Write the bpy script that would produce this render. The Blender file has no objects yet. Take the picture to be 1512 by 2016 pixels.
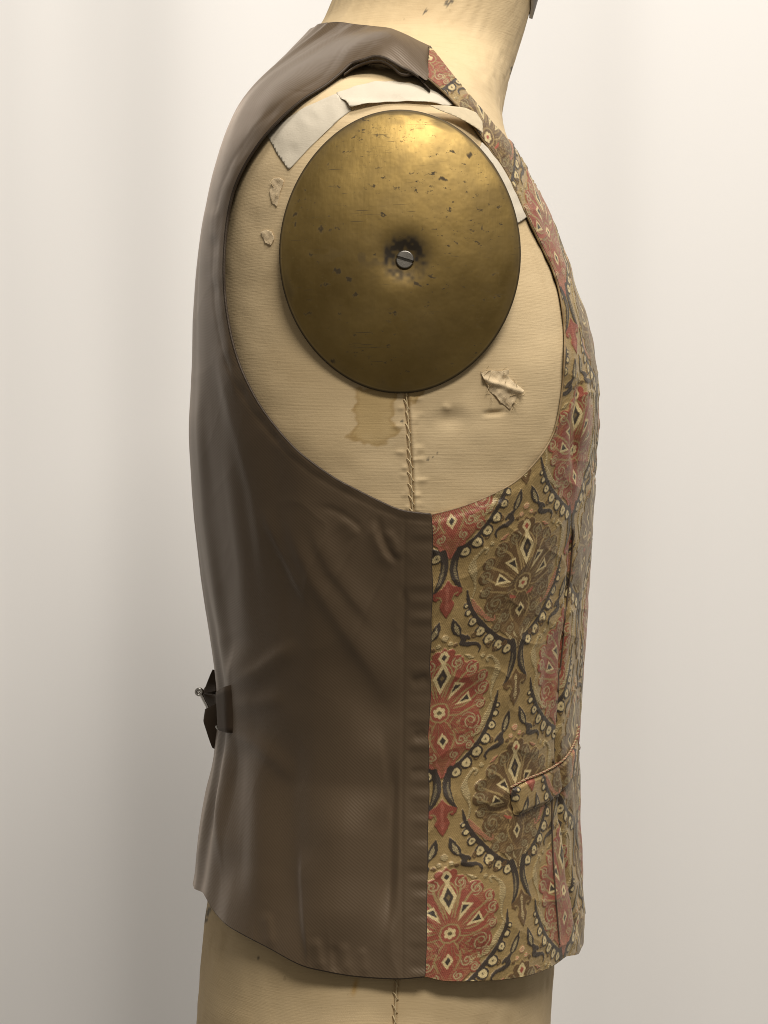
import bpy, math, random
import numpy as np

random.seed(7)
rng = np.random.RandomState(7)
scene = bpy.context.scene
coll = scene.collection

# ------------------------------------------------------------------ camera, world, lamps, exposure
CAM_D = 1.35            # metres from the camera to the middle plane of the dress form
PPM = 3200.0            # photograph pixels per metre in that plane
cam = bpy.data.cameras.new('camera')
cam.sensor_fit = 'VERTICAL'
cam.angle = 2 * math.atan((2016 / 2 / PPM) / CAM_D)
cam.clip_start = 0.02
cam.clip_end = 50
cam_o = bpy.data.objects.new('camera', cam)
cam_o.location = (0, -CAM_D, 0)
cam_o.rotation_euler = (math.radians(90), 0, 0)
coll.objects.link(cam_o)
scene.camera = cam_o

world = bpy.data.worlds.new('World')
scene.world = world
world.use_nodes = True
bgn = world.node_tree.nodes['Background']
bgn.inputs[0].default_value = (1.0, 0.90, 0.76, 1)
bgn.inputs[1].default_value = 0.15


def area_lamp(name, loc, target, size, power, col):
    l = bpy.data.lights.new(name, 'AREA')
    l.shape = 'RECTANGLE'
    l.size, l.size_y = size
    l.energy = power
    l.color = col
    o = bpy.data.objects.new(name, l)
    o.location = loc
    d = np.array(target, float) - np.array(loc, float)
    from mathutils import Vector
    o.rotation_euler = Vector(d).to_track_quat('-Z', 'Y').to_euler()
    coll.objects.link(o)
    return o


area_lamp('ceiling_lamp', (0.6, -1.9, 1.9), (0.05, 0.0, 0.0), (1.1, 0.5), 52, (1.0, 0.93, 0.83))
area_lamp('ceiling_lamp', (0.2, -0.5, 1.75), (0.05, -0.05, 0.1), (0.9, 0.5), 8, (1.0, 0.93, 0.84))
area_lamp('ceiling_lamp', (0.65, -0.75, 2.25), (0.25, 0.62, -0.35), (1.5, 0.5), 36, (1.0, 0.965, 0.925))

scene.view_settings.view_transform = 'Standard'
scene.view_settings.look = 'None'
scene.view_settings.gamma = 1
scene.view_settings.exposure = 0
scene.render.engine = 'CYCLES'
scene.cycles.max_bounces = 6
scene.cycles.filter_width = 1.0
scene.render.film_transparent = False


# ------------------------------------------------------------------ object helpers
def link(name, me, mat=None, parent=None):
    o = bpy.data.objects.new(name, me)
    coll.objects.link(o)
    if mat is not None and me is not None and not me.materials:
        me.materials.append(mat)
    if parent is not None:
        o.parent = parent
    return o


def empty(name, loc, label, cat):
    o = bpy.data.objects.new(name, None)
    o.location = loc
    o.empty_display_size = 0.05
    coll.objects.link(o)
    o['label'] = label
    o['category'] = cat
    return o


def mesh_np(name, co, faces, smooth=True, uv=None, col=None, attrs=None):
    """co (n,3); faces: (m,4) or (m,3) int array"""
    me = bpy.data.meshes.new(name)
    n, (m, k) = len(co), faces.shape
    me.vertices.add(n)
    me.vertices.foreach_set('co', np.ascontiguousarray(co, np.float32).ravel())
    me.loops.add(m * k)
    me.loops.foreach_set('vertex_index', np.ascontiguousarray(faces, np.int32).ravel())
    me.polygons.add(m)
    me.polygons.foreach_set('loop_start', np.arange(0, m * k, k, dtype=np.int32))
    me.polygons.foreach_set('loop_total', np.full(m, k, np.int32))
    me.polygons.foreach_set('use_smooth', np.full(m, smooth, bool))
    me.update(calc_edges=True)
    if uv is not None:
        l = me.uv_layers.new(name='UVMap')
        l.data.foreach_set('uv', np.ascontiguousarray(uv[faces.ravel()], np.float32).ravel())
    if col is not None:
        c = me.color_attributes.new('weave', 'FLOAT_COLOR', 'POINT')
        c4 = np.ones((n, 4), np.float32)
        c4[:, :col.shape[1]] = col
        c.data.foreach_set('color', c4.ravel())
    for nm, v in (attrs or {}).items():
        a = me.attributes.new(nm, 'FLOAT', 'POINT')
        a.data.foreach_set('value', np.ascontiguousarray(v, np.float32))
    return me


def merge(parts):
    """list of (co, faces) -> one pair (quads only)"""
    cs, fs, b = [], [], 0
    for c, f in parts:
        cs.append(c)
        fs.append(f + b)
        b += len(c)
    return np.vstack(cs), np.vstack(fs)


def tube(pts, r, seg=6, caps=True):
    pts = np.asarray(pts, float)
    n = len(pts)
    r = np.broadcast_to(np.asarray(r, float), (n,))
    T = np.gradient(pts, axis=0)
    T /= np.linalg.norm(T, axis=1, keepdims=True) + 1e-12
    up = np.array([0.13, -0.9, 0.41])
    N = np.cross(T, up)
    N /= np.linalg.norm(N, axis=1, keepdims=True) + 1e-12
    B = np.cross(T, N)
    a = np.linspace(0, 2 * np.pi, seg, endpoint=False)
    co = pts[:, None] + r[:, None, None] * (np.cos(a)[None, :, None] * N[:, None] + np.sin(a)[None, :, None] * B[:, None])
    co = co.reshape(-1, 3)
    i, j = np.meshgrid(np.arange(n - 1), np.arange(seg), indexing='ij')
    f = np.stack([i * seg + j, i * seg + (j + 1) % seg, (i + 1) * seg + (j + 1) % seg, (i + 1) * seg + j], -1).reshape(-1, 4)
    if caps:
        c0, c1 = len(co), len(co) + 1
        co = np.vstack([co, pts[:1], pts[-1:]])
        ex = []
        for j in range(0, seg, 2):
            ex.append([c0, (j + 2) % seg, (j + 1) % seg, j])
            k = (n - 1) * seg
            ex.append([c1, k + j, k + (j + 1) % seg, k + (j + 2) % seg])
        f = np.vstack([f, np.array(ex)])
    return co, f


def resample(p, step):
    p = np.asarray(p, float)
    d = np.r_[0, np.cumsum(np.linalg.norm(np.diff(p, axis=0), axis=1))]
    n = max(2, int(d[-1] / step) + 1)
    s = np.linspace(0, d[-1], n)
    return np.stack([np.interp(s, d, p[:, k]) for k in range(p.shape[1])], 1)


def smooth_line(p, step):
    """Catmull-Rom through the traced points, then even resampling"""
    p = np.asarray(p, float)
    q = np.vstack([2 * p[0] - p[1], p, 2 * p[-1] - p[-2]])
    out = []
    for i in range(1, len(q) - 2):
        t = np.linspace(0, 1, 12, endpoint=False)[:, None]
        a, b, c, d = q[i - 1], q[i], q[i + 1], q[i + 2]
        out.append(0.5 * ((2 * b) + (c - a) * t + (2 * a - 5 * b + 4 * c - d) * t * t + (3 * b - a - 3 * c + d) * t ** 3))
    out.append(p[-1:])
    return resample(np.vstack(out), step)


def sstep(a, b, x):
    t = np.clip((x - a) / (b - a), 0, 1)
    return t * t * (3 - 2 * t)


def gauss(x, s):
    return np.exp(-0.5 * (x / s) ** 2)


def vnoise(x, y, seed=0):
    """smooth value noise, numpy"""
    r = np.random.RandomState(seed)
    tab = r.rand(256, 256)
    xi, yi = np.floor(x).astype(int), np.floor(y).astype(int)
    fx, fy = x - xi, y - yi
    fx, fy = fx * fx * (3 - 2 * fx), fy * fy * (3 - 2 * fy)
    g = lambda a, b: tab[a & 255, b & 255]
    return ((g(xi, yi) * (1 - fx) + g(xi + 1, yi) * fx) * (1 - fy) + (g(xi, yi + 1) * (1 - fx) + g(xi + 1, yi + 1) * fx) * fy)


# ------------------------------------------------------------------ the body of the dress form as a surface (phi, t)
# silhouette of the form, in rows of the middle plane: row, back x, front x
PROF = np.array([
    (-420, 800, 1180), (-250, 760, 1142), (-120, 705, 1085), (0, 655, 1049), (45, 638, 1037), (80, 608, 1026), (118, 572, 1014), (150, 545, 1004),
    (200, 508, 992), (245, 482, 984), (290, 466, 990), (320, 457, 1000), (400, 438, 1034), (480, 423, 1070), (560, 412, 1100),
    (650, 406, 1132), (750, 404, 1152), (850, 404, 1154), (930, 408, 1150), (1010, 415, 1148), (1100, 424, 1144),
    (1260, 439, 1132), (1400, 452, 1116), (1500, 446, 1106), (1600, 432, 1098), (1700, 422, 1094), (1800, 406, 1092),
    (1920, 396, 1085), (2016, 390, 1078), (2200, 388, 1075), (2500, 390, 1072)], float)
WID = np.array([(-.50, .168), (-.36, .166), (-.30, .162), (-.25, .157), (-.2, .152), (-.15, .151), (-.1, .155), (-.05, .163), (0, .172), (.04, .179),
                (.08, .183), (.14, .186), (.18, .186), (.205, .183), (.222, .176), (.234, .164), (.246, .143), (.258, .112), (.268, .088),
                (.277, .071), (.286, .062), (.30, .0575), (.33, .056), (.45, .055)], float)
EXPO = np.array([(-.5, 2.25), (-.2, 2.2), (-.05, 2.3), (.02, 2.6), (.07, 2.95), (.19, 2.95), (.225, 2.5), (.25, 2.05), (.28, 2.0), (.45, 2.0)], float)
ZT = np.linspace(-.45, .44, 3561)          # 0.25 mm


def _sm(a, s):
    k = np.arange(-4 * s, 4 * s + 1)
    w = np.exp(-0.5 * (k / s) ** 2)
    w /= w.sum()
    return np.convolve(np.pad(a, 4 * s, mode='edge'), w, 'valid')


zrow = (1008 - PROF[::-1, 0]) / PPM
XB = _sm(np.interp(ZT, zrow, (PROF[::-1, 1] - 756) / PPM), 20)
XF = _sm(np.interp(ZT, zrow, (PROF[::-1, 2] - 756) / PPM), 20)
WW = _sm(np.interp(ZT, WID[:, 0], WID[:, 1]), 14)
NN = _sm(np.interp(ZT, EXPO[:, 0], EXPO[:, 1]), 40)
TT = np.cumsum(np.r_[0, np.sqrt(np.diff(ZT) ** 2 + np.diff(WW) ** 2)])
TT -= np.interp(0, ZT, TT)                 # t = 0 where z = 0
Q = 0.16                                   # q = phi * Q


def z_of_t(t):
    return np.interp(t, TT, ZT)


def t_of_z(z):
    return np.interp(z, ZT, TT)


def S0(phi, z):
    xb, xf, w, n = (np.interp(z, ZT, A) for A in (XB, XF, WW, NN))
    xc, rx = (xb + xf) / 2, (xf - xb) / 2
    c, s = np.cos(phi), np.sin(phi)
    r = (np.abs(c / rx) ** n + np.abs(s / w) ** n) ** (-1 / n)
    return np.stack([xc + r * c, -r * s, z + 0 * phi], -1)


def surf(q, t):
    """points and outward normals"""
    phi, z = q / Q, z_of_t(t)
    P = S0(phi, z)
    e = 4e-3
    a = S0(phi + e, z) - S0(phi - e, z)
    zl, zh = z_of_t(t - 1e-3), z_of_t(t + 1e-3)
    b = S0(phi, zh) - S0(phi, zl)
    n = np.cross(b, a)
    n /= np.linalg.norm(n, axis=-1, keepdims=True) + 1e-12
    # outward check
    sg = np.sign((n * np.stack([np.cos(phi), -np.sin(phi), 0 * phi], -1)).sum(-1))
    sg[sg == 0] = 1
    return P, n * sg[..., None]


def proj(P):
    s = PPM * CAM_D / (CAM_D + P[..., 1])
    return 756 + P[..., 0] * s, 1008 - P[..., 2] * s


# arc length round the form, from the side line forward (front positive)
_pg = np.radians(np.linspace(-40, 220, 521))
_zg = np.linspace(-.44, .43, 300)
_G = S0(_pg[None, :] + 0 * _zg[:, None], _zg[:, None] + 0 * _pg[None, :])
_ds = np.linalg.norm(np.diff(_G, axis=1), axis=2)
_A = np.concatenate([np.zeros((len(_zg), 1)), np.cumsum(_ds, 1)], 1)
_i90 = np.argmin(abs(_pg - np.pi / 2))
_A = -(_A - _A[:, _i90:_i90 + 1])


def arc(q, t):
    phi, z = q / Q, z_of_t(t)
    fi = np.clip((phi - _pg[0]) / (_pg[1] - _pg[0]), 0, len(_pg) - 1.001)
    fj = np.clip((z - _zg[0]) / (_zg[1] - _zg[0]), 0, len(_zg) - 1.001)
    i, j = fi.astype(int), fj.astype(int)
    u, v = fi - i, fj - j
    return (_A[j, i] * (1 - u) + _A[j, i + 1] * u) * (1 - v) + (_A[j + 1, i] * (1 - u) + _A[j + 1, i + 1] * u) * v


# ------------------------------------------------------------------ how far the waistcoat stands off the form
def line_dist(px, py, pl):
    """distance to polyline and running length fraction"""
    pl = np.asarray(pl, float)
    L = np.r_[0, np.cumsum(np.linalg.norm(np.diff(pl, axis=0), axis=1))]
    best = np.full(px.shape, 1e9)
    fr = np.zeros(px.shape)
    sd = np.zeros(px.shape)
    for k in range(len(pl) - 1):
        a, b = pl[k], pl[k + 1]
        ab = b - a
        l2 = ab @ ab
        u = np.clip(((px - a[0]) * ab[0] + (py - a[1]) * ab[1]) / l2, 0, 1)
        dx, dy = px - a[0] - u * ab[0], py - a[1] - u * ab[1]
        d = np.hypot(dx, dy)
        m = d < best
        best = np.where(m, d, best)
        fr = np.where(m, (L[k] + u * math.sqrt(l2)) / L[-1], fr)
        sd = np.where(m, np.sign(dx * ab[1] - dy * ab[0]), sd)
    return best, fr, sd


def fold(px, py, pl, amp, sig, sig2=None, ends=0.18, steep=0):
    d, f, sd = line_dist(px, py, pl)
    s = sig
    if sig2 is not None:
        s = np.where(sd > 0, sig, sig2)
    e = np.clip(np.minimum(f, 1 - f) / ends, 0, 1)
    return amp * gauss(d, s) * e * e * (3 - 2 * e)


MM = 0.001
ARM_BACK = [(843, 153), (838, 158), (815, 141), (790, 129), (762, 113), (738, 108), (714, 115), (690, 123), (670, 141), (640, 165), (600, 190), (570, 214),
            (545, 238), (520, 265), (498, 295), (475, 333), (457, 376), (446, 425), (440, 480), (438, 540), (442, 600), (452, 660), (466, 710),
            (485, 755), (510, 800), (541, 842), (580, 885), (620, 917), (660, 944), (700, 965), (742, 986), (790, 1006), (848, 1014)]
ARM_FRONT = [(848, 1014), (890, 1004), (932, 990), (978, 970), (1020, 945), (1058, 907), (1084, 868), (1098, 830), (1108, 770), (1113, 700), (1112, 640),
             (1104, 580), (1090, 532), (1070, 490), (1046, 440), (1018, 380), (985, 322), (945, 265), (905, 212), (872, 178), (843, 153)]
BACK_FOLDS = [      # drape of the satin back: line, height in mm, softness to its right, to its left
    ([(464, 1352), (500, 1328), (550, 1290), (600, 1262)], 1.1, 7, 12),
    ([(464, 1384), (510, 1384), (570, 1372)], .9, 9, 9),
    ([(464, 1432), (505, 1462), (548, 1500), (585, 1550)], 1.1, 10, 7),
    ([(455, 1345), (448, 1290), (444, 1230)], 1.0, 6, 6),
    ([(472, 1250), (466, 1330), (467, 1400), (471, 1500)], 2.6, 14, 5),
    ([(435, 640), (440, 730), (478, 879), (503, 968), (517, 1057), (528, 1180)], 1.1, 22, 7),
    ([(400, 700), (396, 825), (414, 1021), (435, 1164), (452, 1330)], 2.2, 4, 18),
    ([(470, 420), (452, 560), (458, 700), (470, 800)], 1.0, 4, 20),
    ([(420, 600), (426, 760), (440, 950), (462, 1120), (472, 1260)], -1.6, 9, 14),
    ([(540, 960), (567, 1000), (589, 1062), (628, 1146), (681, 1236), (730, 1310), (792, 1420)], 1.6, 22, 9),
    ([(612, 1010), (631, 1068), (656, 1121), (717, 1200), (750, 1250)], 1.2, 14, 6),
    ([(600, 1010), (618, 1070), (645, 1130), (690, 1190)], -1.0, 9, 10),
    ([(520, 990), (538, 1036), (560, 1086), (592, 1150), (620, 1200)], .9, 14, 4),
    ([(622, 994), (650, 1000), (674, 1011), (703, 1032), (721, 1061)], -.9, 2.6, 3.2),
    ([(660, 1020), (690, 1034), (706, 1060)], .7, 5, 9),
    ([(746, 1012), (748, 1050), (760, 1080), (771, 1096), (790, 1113)], -2.0, 2.8, 3.2),
    ([(738, 1020), (741, 1050), (756, 1090), (776, 1120)], 1.6, 3, 8),
    ([(760, 1040), (778, 1071), (788, 1104)], 1.4, 4, 4),
    ([(787, 1140), (798, 1186), (794, 1232), (789, 1290)], -1.4, 2.6, 3),
    ([(640, 1260), (700, 1350), (780, 1450)], -1.4, 24, 24),
    ([(452, 1430), (448, 1560), (455, 1740)], 2.0, 14, 4),
    ([(428, 1480), (425, 1600), (418, 1740)], 1.6, 4, 9),
    ([(475, 1440), (478, 1600), (480, 1790)], -1.6, 12, 12),
    ([(500, 1430), (512, 1560), (530, 1700), (545, 1840)], 2.2, 26, 20),
    ([(575, 1400), (566, 1560), (572, 1700), (590, 1890)], -3.4, 22, 28),
    ([(600, 1660), (604, 1740), (612, 1820), (622, 1905)], 1.6, 22, 3.5),
    ([(690, 1540), (672, 1700), (660, 1890)], 3.0, 40, 30),
    ([(742, 1430), (755, 1540), (757, 1640)], 1.4, 4, 20),
    ([(772, 1470), (770, 1600), (768, 1720), (766, 1850)], -2.6, 6, 13),
    ([(790, 1640), (778, 1760), (768, 1850), (773, 1920)], .9, 3, 3),
    ([(536, 1790), (543, 1835), (549, 1872)], 1.2, 3.5, 6),
    ([(632, 1840), (637, 1885), (642, 1915)], 1.2, 3, 7),
    ([(662, 1855), (666, 1890), (669, 1919)], -1.0, 4, 4),
    ([(682, 1850), (685, 1890), (688, 1921)], 1.0, 3, 6),
    ([(716, 1860), (718, 1890), (720, 1923)], .9, 3, 5),
    ([(806, 1342), (825, 1338), (846, 1331)], -1.2, 3, 7),
    ([(812, 1450), (826, 1446), (840, 1438)], -.8, 3, 6),
    ([(804, 1521), (824, 1517), (846, 1516)], -.8, 3, 8),
    ([(640, 150), (560, 215), (490, 310), (460, 400)], .8, 18, 18),
    ([(560, 170), (480, 290), (430, 430), (412, 560)], 1.0, 5, 16),
]
DART = [(1126, 1040), (1122, 1100), (1114, 1180), (1106, 1260), (1096, 1360), (1088, 1450), (1086, 1520), (1084, 1600), (1086, 1680), (1091, 1760), (1099, 1860)]
DARTA = np.array(DART, float)
UDART = [(1150, 700), (1138, 790), (1133, 830), (1131, 880), (1126, 950)]
FRONT_FOLDS = [
    (DART, -4.0, 2.4, 2.4), (UDART, -3.6, 3.4, 5.0),
    ([(1146, 720), (1150, 800), (1147, 900)], 2.4, 8, 8),
    ([(930, 1588), (965, 1560), (1000, 1565)], 1.6, 9, 12),
    ([(945, 1610), (985, 1590), (1003, 1585)], -1.4, 6, 6),
    ([(880, 1500), (930, 1540), (960, 1600)], 1.2, 22, 22),
    ([(860, 1330), (960, 1360), (1060, 1330)], -0.8, 40, 40),
    ([(870, 1080), (940, 1010), (1010, 965)], 1.0, 14, 14),
    ([(960, 985), (980, 980), (990, 990)], -1.2, 5, 5),
    ([(900, 1740), (960, 1760), (1040, 1730)], 0.9, 36, 36),
    ([(1020, 1300), (1030, 1400), (1010, 1500)], 0.9, 24, 24),
]


def standoff(px, py, q, z, side):
    """metres off the form.  px,py only locate the folds on the cloth"""
    phi = q / Q
    d = np.full(px.shape, 3.2 * MM)
    # loose lower half, hem swings clear of the form in front
    d = d + 5.5 * MM * sstep(-.11, -.27, z)
    d = d + 8.5 * MM * sstep(-.02, -.26, z) * np.clip(np.cos(phi), 0, 1) ** 1.2
    d = d + 3 * MM * sstep(-.06, -.2, z) * np.clip(-np.cos(phi), 0, 1)
    d = d + 2.5 * MM * gauss(z + .02, .06) * np.clip(-np.cos(phi) + .15, 0, 1)
    # the strap bridges the shoulder and lifts
    d = d + 12.0 * MM * gauss(px - 752, 62) * gauss(py - 112, 26) * (np.sin(phi) > 0)
    d = d + 4.0 * MM * gauss(px - 845, 45) * gauss(py - 140, 40) * (np.sin(phi) > 0)
    near = sstep(-.1, .25, np.sin(phi))
    F = np.zeros(px.shape)
    for pl, amp, s1, s2 in (BACK_FOLDS if side == 'back' else FRONT_FOLDS):
        pl = DARTA if pl is DART else np.array(pl)
        m = (px > pl[:, 0].min() - 4 * max(s1, s2)) & (px < pl[:, 0].max() + 4 * max(s1, s2)) & \
            (py > pl[:, 1].min() - 4 * max(s1, s2)) & (py < pl[:, 1].max() + 4 * max(s1, s2))
        if m.any():
            if side == 'back':
                s1, s2, amp = s1 * 1.25 + 1.5, s2 * 1.25 + 1.5, amp * .85
            F[m] += fold(px[m], py[m], pl, amp * MM * ((1.35 if max(s1, s2) > 15 else 1.0 if max(s1, s2) > 9 else .75) if side == 'back' else .8), s1, s2, ends=(.06 if pl is DARTA else .3))
    d = d + F * near
    if side == 'back':
        u, v = q * 60, z * 30
        d = d + near * 1.6 * MM * (vnoise(u * .9 + 3, v * .22 + 5, 3) - .5) * 2
        d = d + 1.0 * MM * sstep(800, 850, px) * (py > 900)
        m = (near > 0) & (np.hypot((px - 790) / 1.05, (py - 560) / 1.3) > 270) & (np.hypot((px - 790) / 1.05, (py - 560) / 1.3) < 440)
        da = np.full(px.shape, 999.)
        da[m] = line_dist(px[m], py[m], ARM_BACK)[0]
        al_ = vnoise(px * .035 + 9, py * .035 + 4, 131) - .5
        d = d + near * MM * (.3 * gauss(da, 4) - .22 * gauss(da - 14, 2.6) + .9 * al_ * gauss(da - 13, 9) * (py > 180))
        sb = sstep(796, 815, px) * sstep(1000, 1030, py)
        d = d + near * sb * .8 * MM * (vnoise(px * .018, py * .06 + 3, 133) - .5)
        d = d - near * .45 * MM * gauss(px - np.interp(py, [1000, 1920], [797, 789]), 2.6) * sstep(1000, 1040, py)
        rd = lambda x, y, sd: (1 - np.abs(2 * vnoise(x, y, sd) - 1)) ** 5
        u1, v1 = px * .9 + py * .42, py * .9 - px * .42
        zone = gauss(px - 690, 130) * gauss(py - 1090, 130)
        d = d + near * zone * .55 * MM * rd(u1 * .022, v1 * .007, 141)
        d = d + near * (.05 + .5 * sstep(1790, 1890, py)) * .7 * MM * rd(px * .03 + 5, py * .007, 142)
        d = d + near * .08 * MM * rd(px * .02 + py * .006, py * .011 - px * .004, 143)
    else:
        m = (near > 0) & (py < 1060)
        da = np.full(px.shape, 999.)
        da[m] = line_dist(px[m], py[m], ARM_FRONT)[0]
        d = d + near * MM * (-1.5 * gauss(da, 9) - .2 * gauss(da - 12, 2.6))
        d = d - near * 1.1 * MM * (1 - sstep(845, 868, px)) * (py > 990)
        d = d + sstep(.25, .6, np.sin(phi)) * .7 * MM * (1 - np.abs(2 * vnoise(px * .012 + py * .01 + 2, py * .014 - px * .008 + 8, 151) - 1)) ** 4
        d = d + near * .8 * MM * (vnoise(q * 90, z * 70, 5) - .5) * 2
    return np.maximum(d, 1.2 * MM)


def vest_pos(q, t, side, extra=0.0):
    P, n = surf(q, t)
    px, py = proj(P + n * 3 * MM)
    d = standoff(px, py, q, z_of_t(t), side) + extra
    return P + n * d[..., None], n


def body_pos(q, t, extra=0.0):
    P, n = surf(q, t)
    return P + n * (np.asarray(extra)[..., None] if np.ndim(extra) else extra), n


# ------------------------------------------------------------------ from a traced point to its place on the cloth
_iq = np.radians(np.linspace(1, 179, 240)) * Q
_it = np.linspace(t_of_z(-.33), t_of_z(.33), 700)
_IQ, _IT = np.meshgrid(_iq, _it)


class Inv:
    def __init__(self, f):
        P, n = f(_IQ, _IT)
        self.px, self.py = proj(P)
        v = P - np.array([0, -CAM_D, 0])
        self.ok = (n * v).sum(-1) < 0.004
        self.f = f

    def __call__(self, pts):
        out = []
        for x, y in pts:
            D = (self.px - x) ** 2 + (self.py - y) ** 2 + np.where(self.ok, 0, 1e6)
            j, i = np.unravel_index(np.argmin(D), D.shape)
            q, t = _IQ[j, i], _IT[j, i]
            if D[j, i] < 100:
                for _ in range(4):
                    h = 4e-4
                    qq, tq = np.array([q, q + h, q]), np.array([t, t, t + h])
                    X, Y = proj(self.f(qq, tq)[0])
                    J = np.array([[X[1] - X[0], X[2] - X[0]], [Y[1] - Y[0], Y[2] - Y[0]]]) / h
                    r = np.array([x - X[0], y - Y[0]])
                    st = np.clip(np.linalg.lstsq(J, r, rcond=1e-3)[0], -2e-3, 2e-3)
                    q, t = q + st[0], t + st[1]
            out.append((q, t))
        return np.array(out)


inv_body = Inv(lambda q, t: body_pos(q, t))
inv_back = Inv(lambda q, t: vest_pos(q, t, 'back'))
inv_front = Inv(lambda q, t: vest_pos(q, t, 'front'))


# ------------------------------------------------------------------ cutting a cloth piece out of the surface
def cut(poly, ql, tl):
    """grid over lines ql x tl cut to polygon poly (in q,t); border vertices are drawn onto the outline.
    returns q, t (n,), faces, border flag"""
    poly = np.asarray(poly, float)
    a, b = poly, np.roll(poly, -1, 0)
    nq, nt = len(ql), len(tl)
    ins = np.zeros((nt, nq), bool)
    for j, t in enumerate(tl):
        m = (a[:, 1] > t) != (b[:, 1] > t)
        if not m.any():
            continue
        x = a[m, 0] + (t - a[m, 1]) / (b[m, 1] - a[m, 1]) * (b[m, 0] - a[m, 0])
        ins[j] = (np.searchsorted(np.sort(x), ql) % 2) == 1
    cell = ins[:-1, :-1].astype(int) + ins[1:, :-1] + ins[:-1, 1:] + ins[1:, 1:]
    use = cell >= 1
    vert = np.zeros((nt, nq), bool)
    vert[:-1, :-1] |= use
    vert[1:, :-1] |= use
    vert[:-1, 1:] |= use
    vert[1:, 1:] |= use
    idx = -np.ones((nt, nq), int)
    idx[vert] = np.arange(vert.sum())
    Tq, Qq = np.meshgrid(tl, ql, indexing='ij')
    q, t = Qq[vert].copy(), Tq[vert].copy()
    out = ~ins[vert]
    oi = np.where(out)[0]
    d = b - a
    l2 = (d ** 2).sum(1) + 1e-18
    for k in range(0, len(oi), 800):
        o = oi[k:k + 800]
        px, py = q[o][:, None], t[o][:, None]
        u = np.clip(((px - a[:, 0]) * d[:, 0] + (py - a[:, 1]) * d[:, 1]) / l2, 0, 1)
        cx, cy = a[:, 0] + u * d[:, 0], a[:, 1] + u * d[:, 1]
        w = np.argmin((cx - px) ** 2 + (cy - py) ** 2, 1)
        r = np.arange(len(o))
        q[o], t[o] = cx[r, w], cy[r, w]
    jj, ii = np.where(use)
    f = np.stack([idx[jj, ii], idx[jj, ii + 1], idx[jj + 1, ii + 1], idx[jj + 1, ii]], 1)
    return q, t, f, out


def lines(lo, hi, step):
    return np.linspace(lo, hi, max(3, int((hi - lo) / step) + 2))


def lines_var(lo, hi, fn):
    x = [lo]
    while x[-1] < hi:
        x.append(x[-1] + fn(x[-1]))
    return np.array(x)


# ------------------------------------------------------------------ node helpers
class NT:
    def __init__(self, name):
        self.m = bpy.data.materials.new(name)
        self.m.use_nodes = True
        self.t = self.m.node_tree
        self.b = self.t.nodes['Principled BSDF']

    def n(self, kind, **kw):
        o = self.t.nodes.new('ShaderNode' + kind)
        for k, v in kw.items():
            if k.startswith('i_'):
                key = k[2:]
                o.inputs[int(key) if key.isdigit() else key.replace('_', ' ')].default_value = v
            else:
                setattr(o, k, v)
        return o

    def l(self, a, b):
        self.t.links.new(a, b)

    def noise(self, vec, scale, detail=4, rough=.55):
        o = self.n('TexNoise', i_Scale=scale, i_Detail=detail, i_Roughness=rough)
        if vec is not None:
            self.l(vec, o.inputs['Vector'])
        return o.outputs['Fac']

    def ramp(self, fac, stops):
        o = self.n('ValToRGB')
        e = o.color_ramp.elements
        while len(e) < len(stops):
            e.new(.5)
        for el, (p, c) in zip(e, stops):
            el.position = p
            el.color = c if len(c) == 4 else (*c, 1)
        self.l(fac, o.inputs[0])
        return o.outputs[0]

    def mix(self, fac, a, b, mode='MIX'):
        o = self.n('MixRGB', blend_type=mode)
        for k, v in ((0, fac), (1, a), (2, b)):
            if hasattr(v, 'is_linked'):
                self.l(v, o.inputs[k])
            else:
                o.inputs[k].default_value = v if k == 0 or len(v) == 4 else (*v, 1)
        return o.outputs[0]

    def math(self, op, a, b=None, c=None):
        o = self.n('Math', operation=op)
        for k, v in ((0, a), (1, b), (2, c)):
            if v is None:
                continue
            if hasattr(v, 'is_linked'):
                self.l(v, o.inputs[k])
            else:
                o.inputs[k].default_value = v
        return o.outputs[0]

    def mapping(self, vec, scale=(1, 1, 1), rot=(0, 0, 0)):
        o = self.n('Mapping')
        o.inputs['Scale'].default_value = scale
        o.inputs['Rotation'].default_value = rot
        self.l(vec, o.inputs['Vector'])
        return o.outputs[0]

    def bump(self, h, strength, dist, prev=None):
        o = self.n('Bump', i_Strength=strength, i_Distance=dist)
        self.l(h, o.inputs['Height'])
        if prev is not None:
            self.l(prev, o.inputs['Normal'])
        return o.outputs[0]

    def set(self, **kw):
        for k, v in kw.items():
            s = self.b.inputs[k.replace('_', ' ')]
            if hasattr(v, 'is_linked'):
                self.l(v, s)
            else:
                s.default_value = v
        return self


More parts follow.
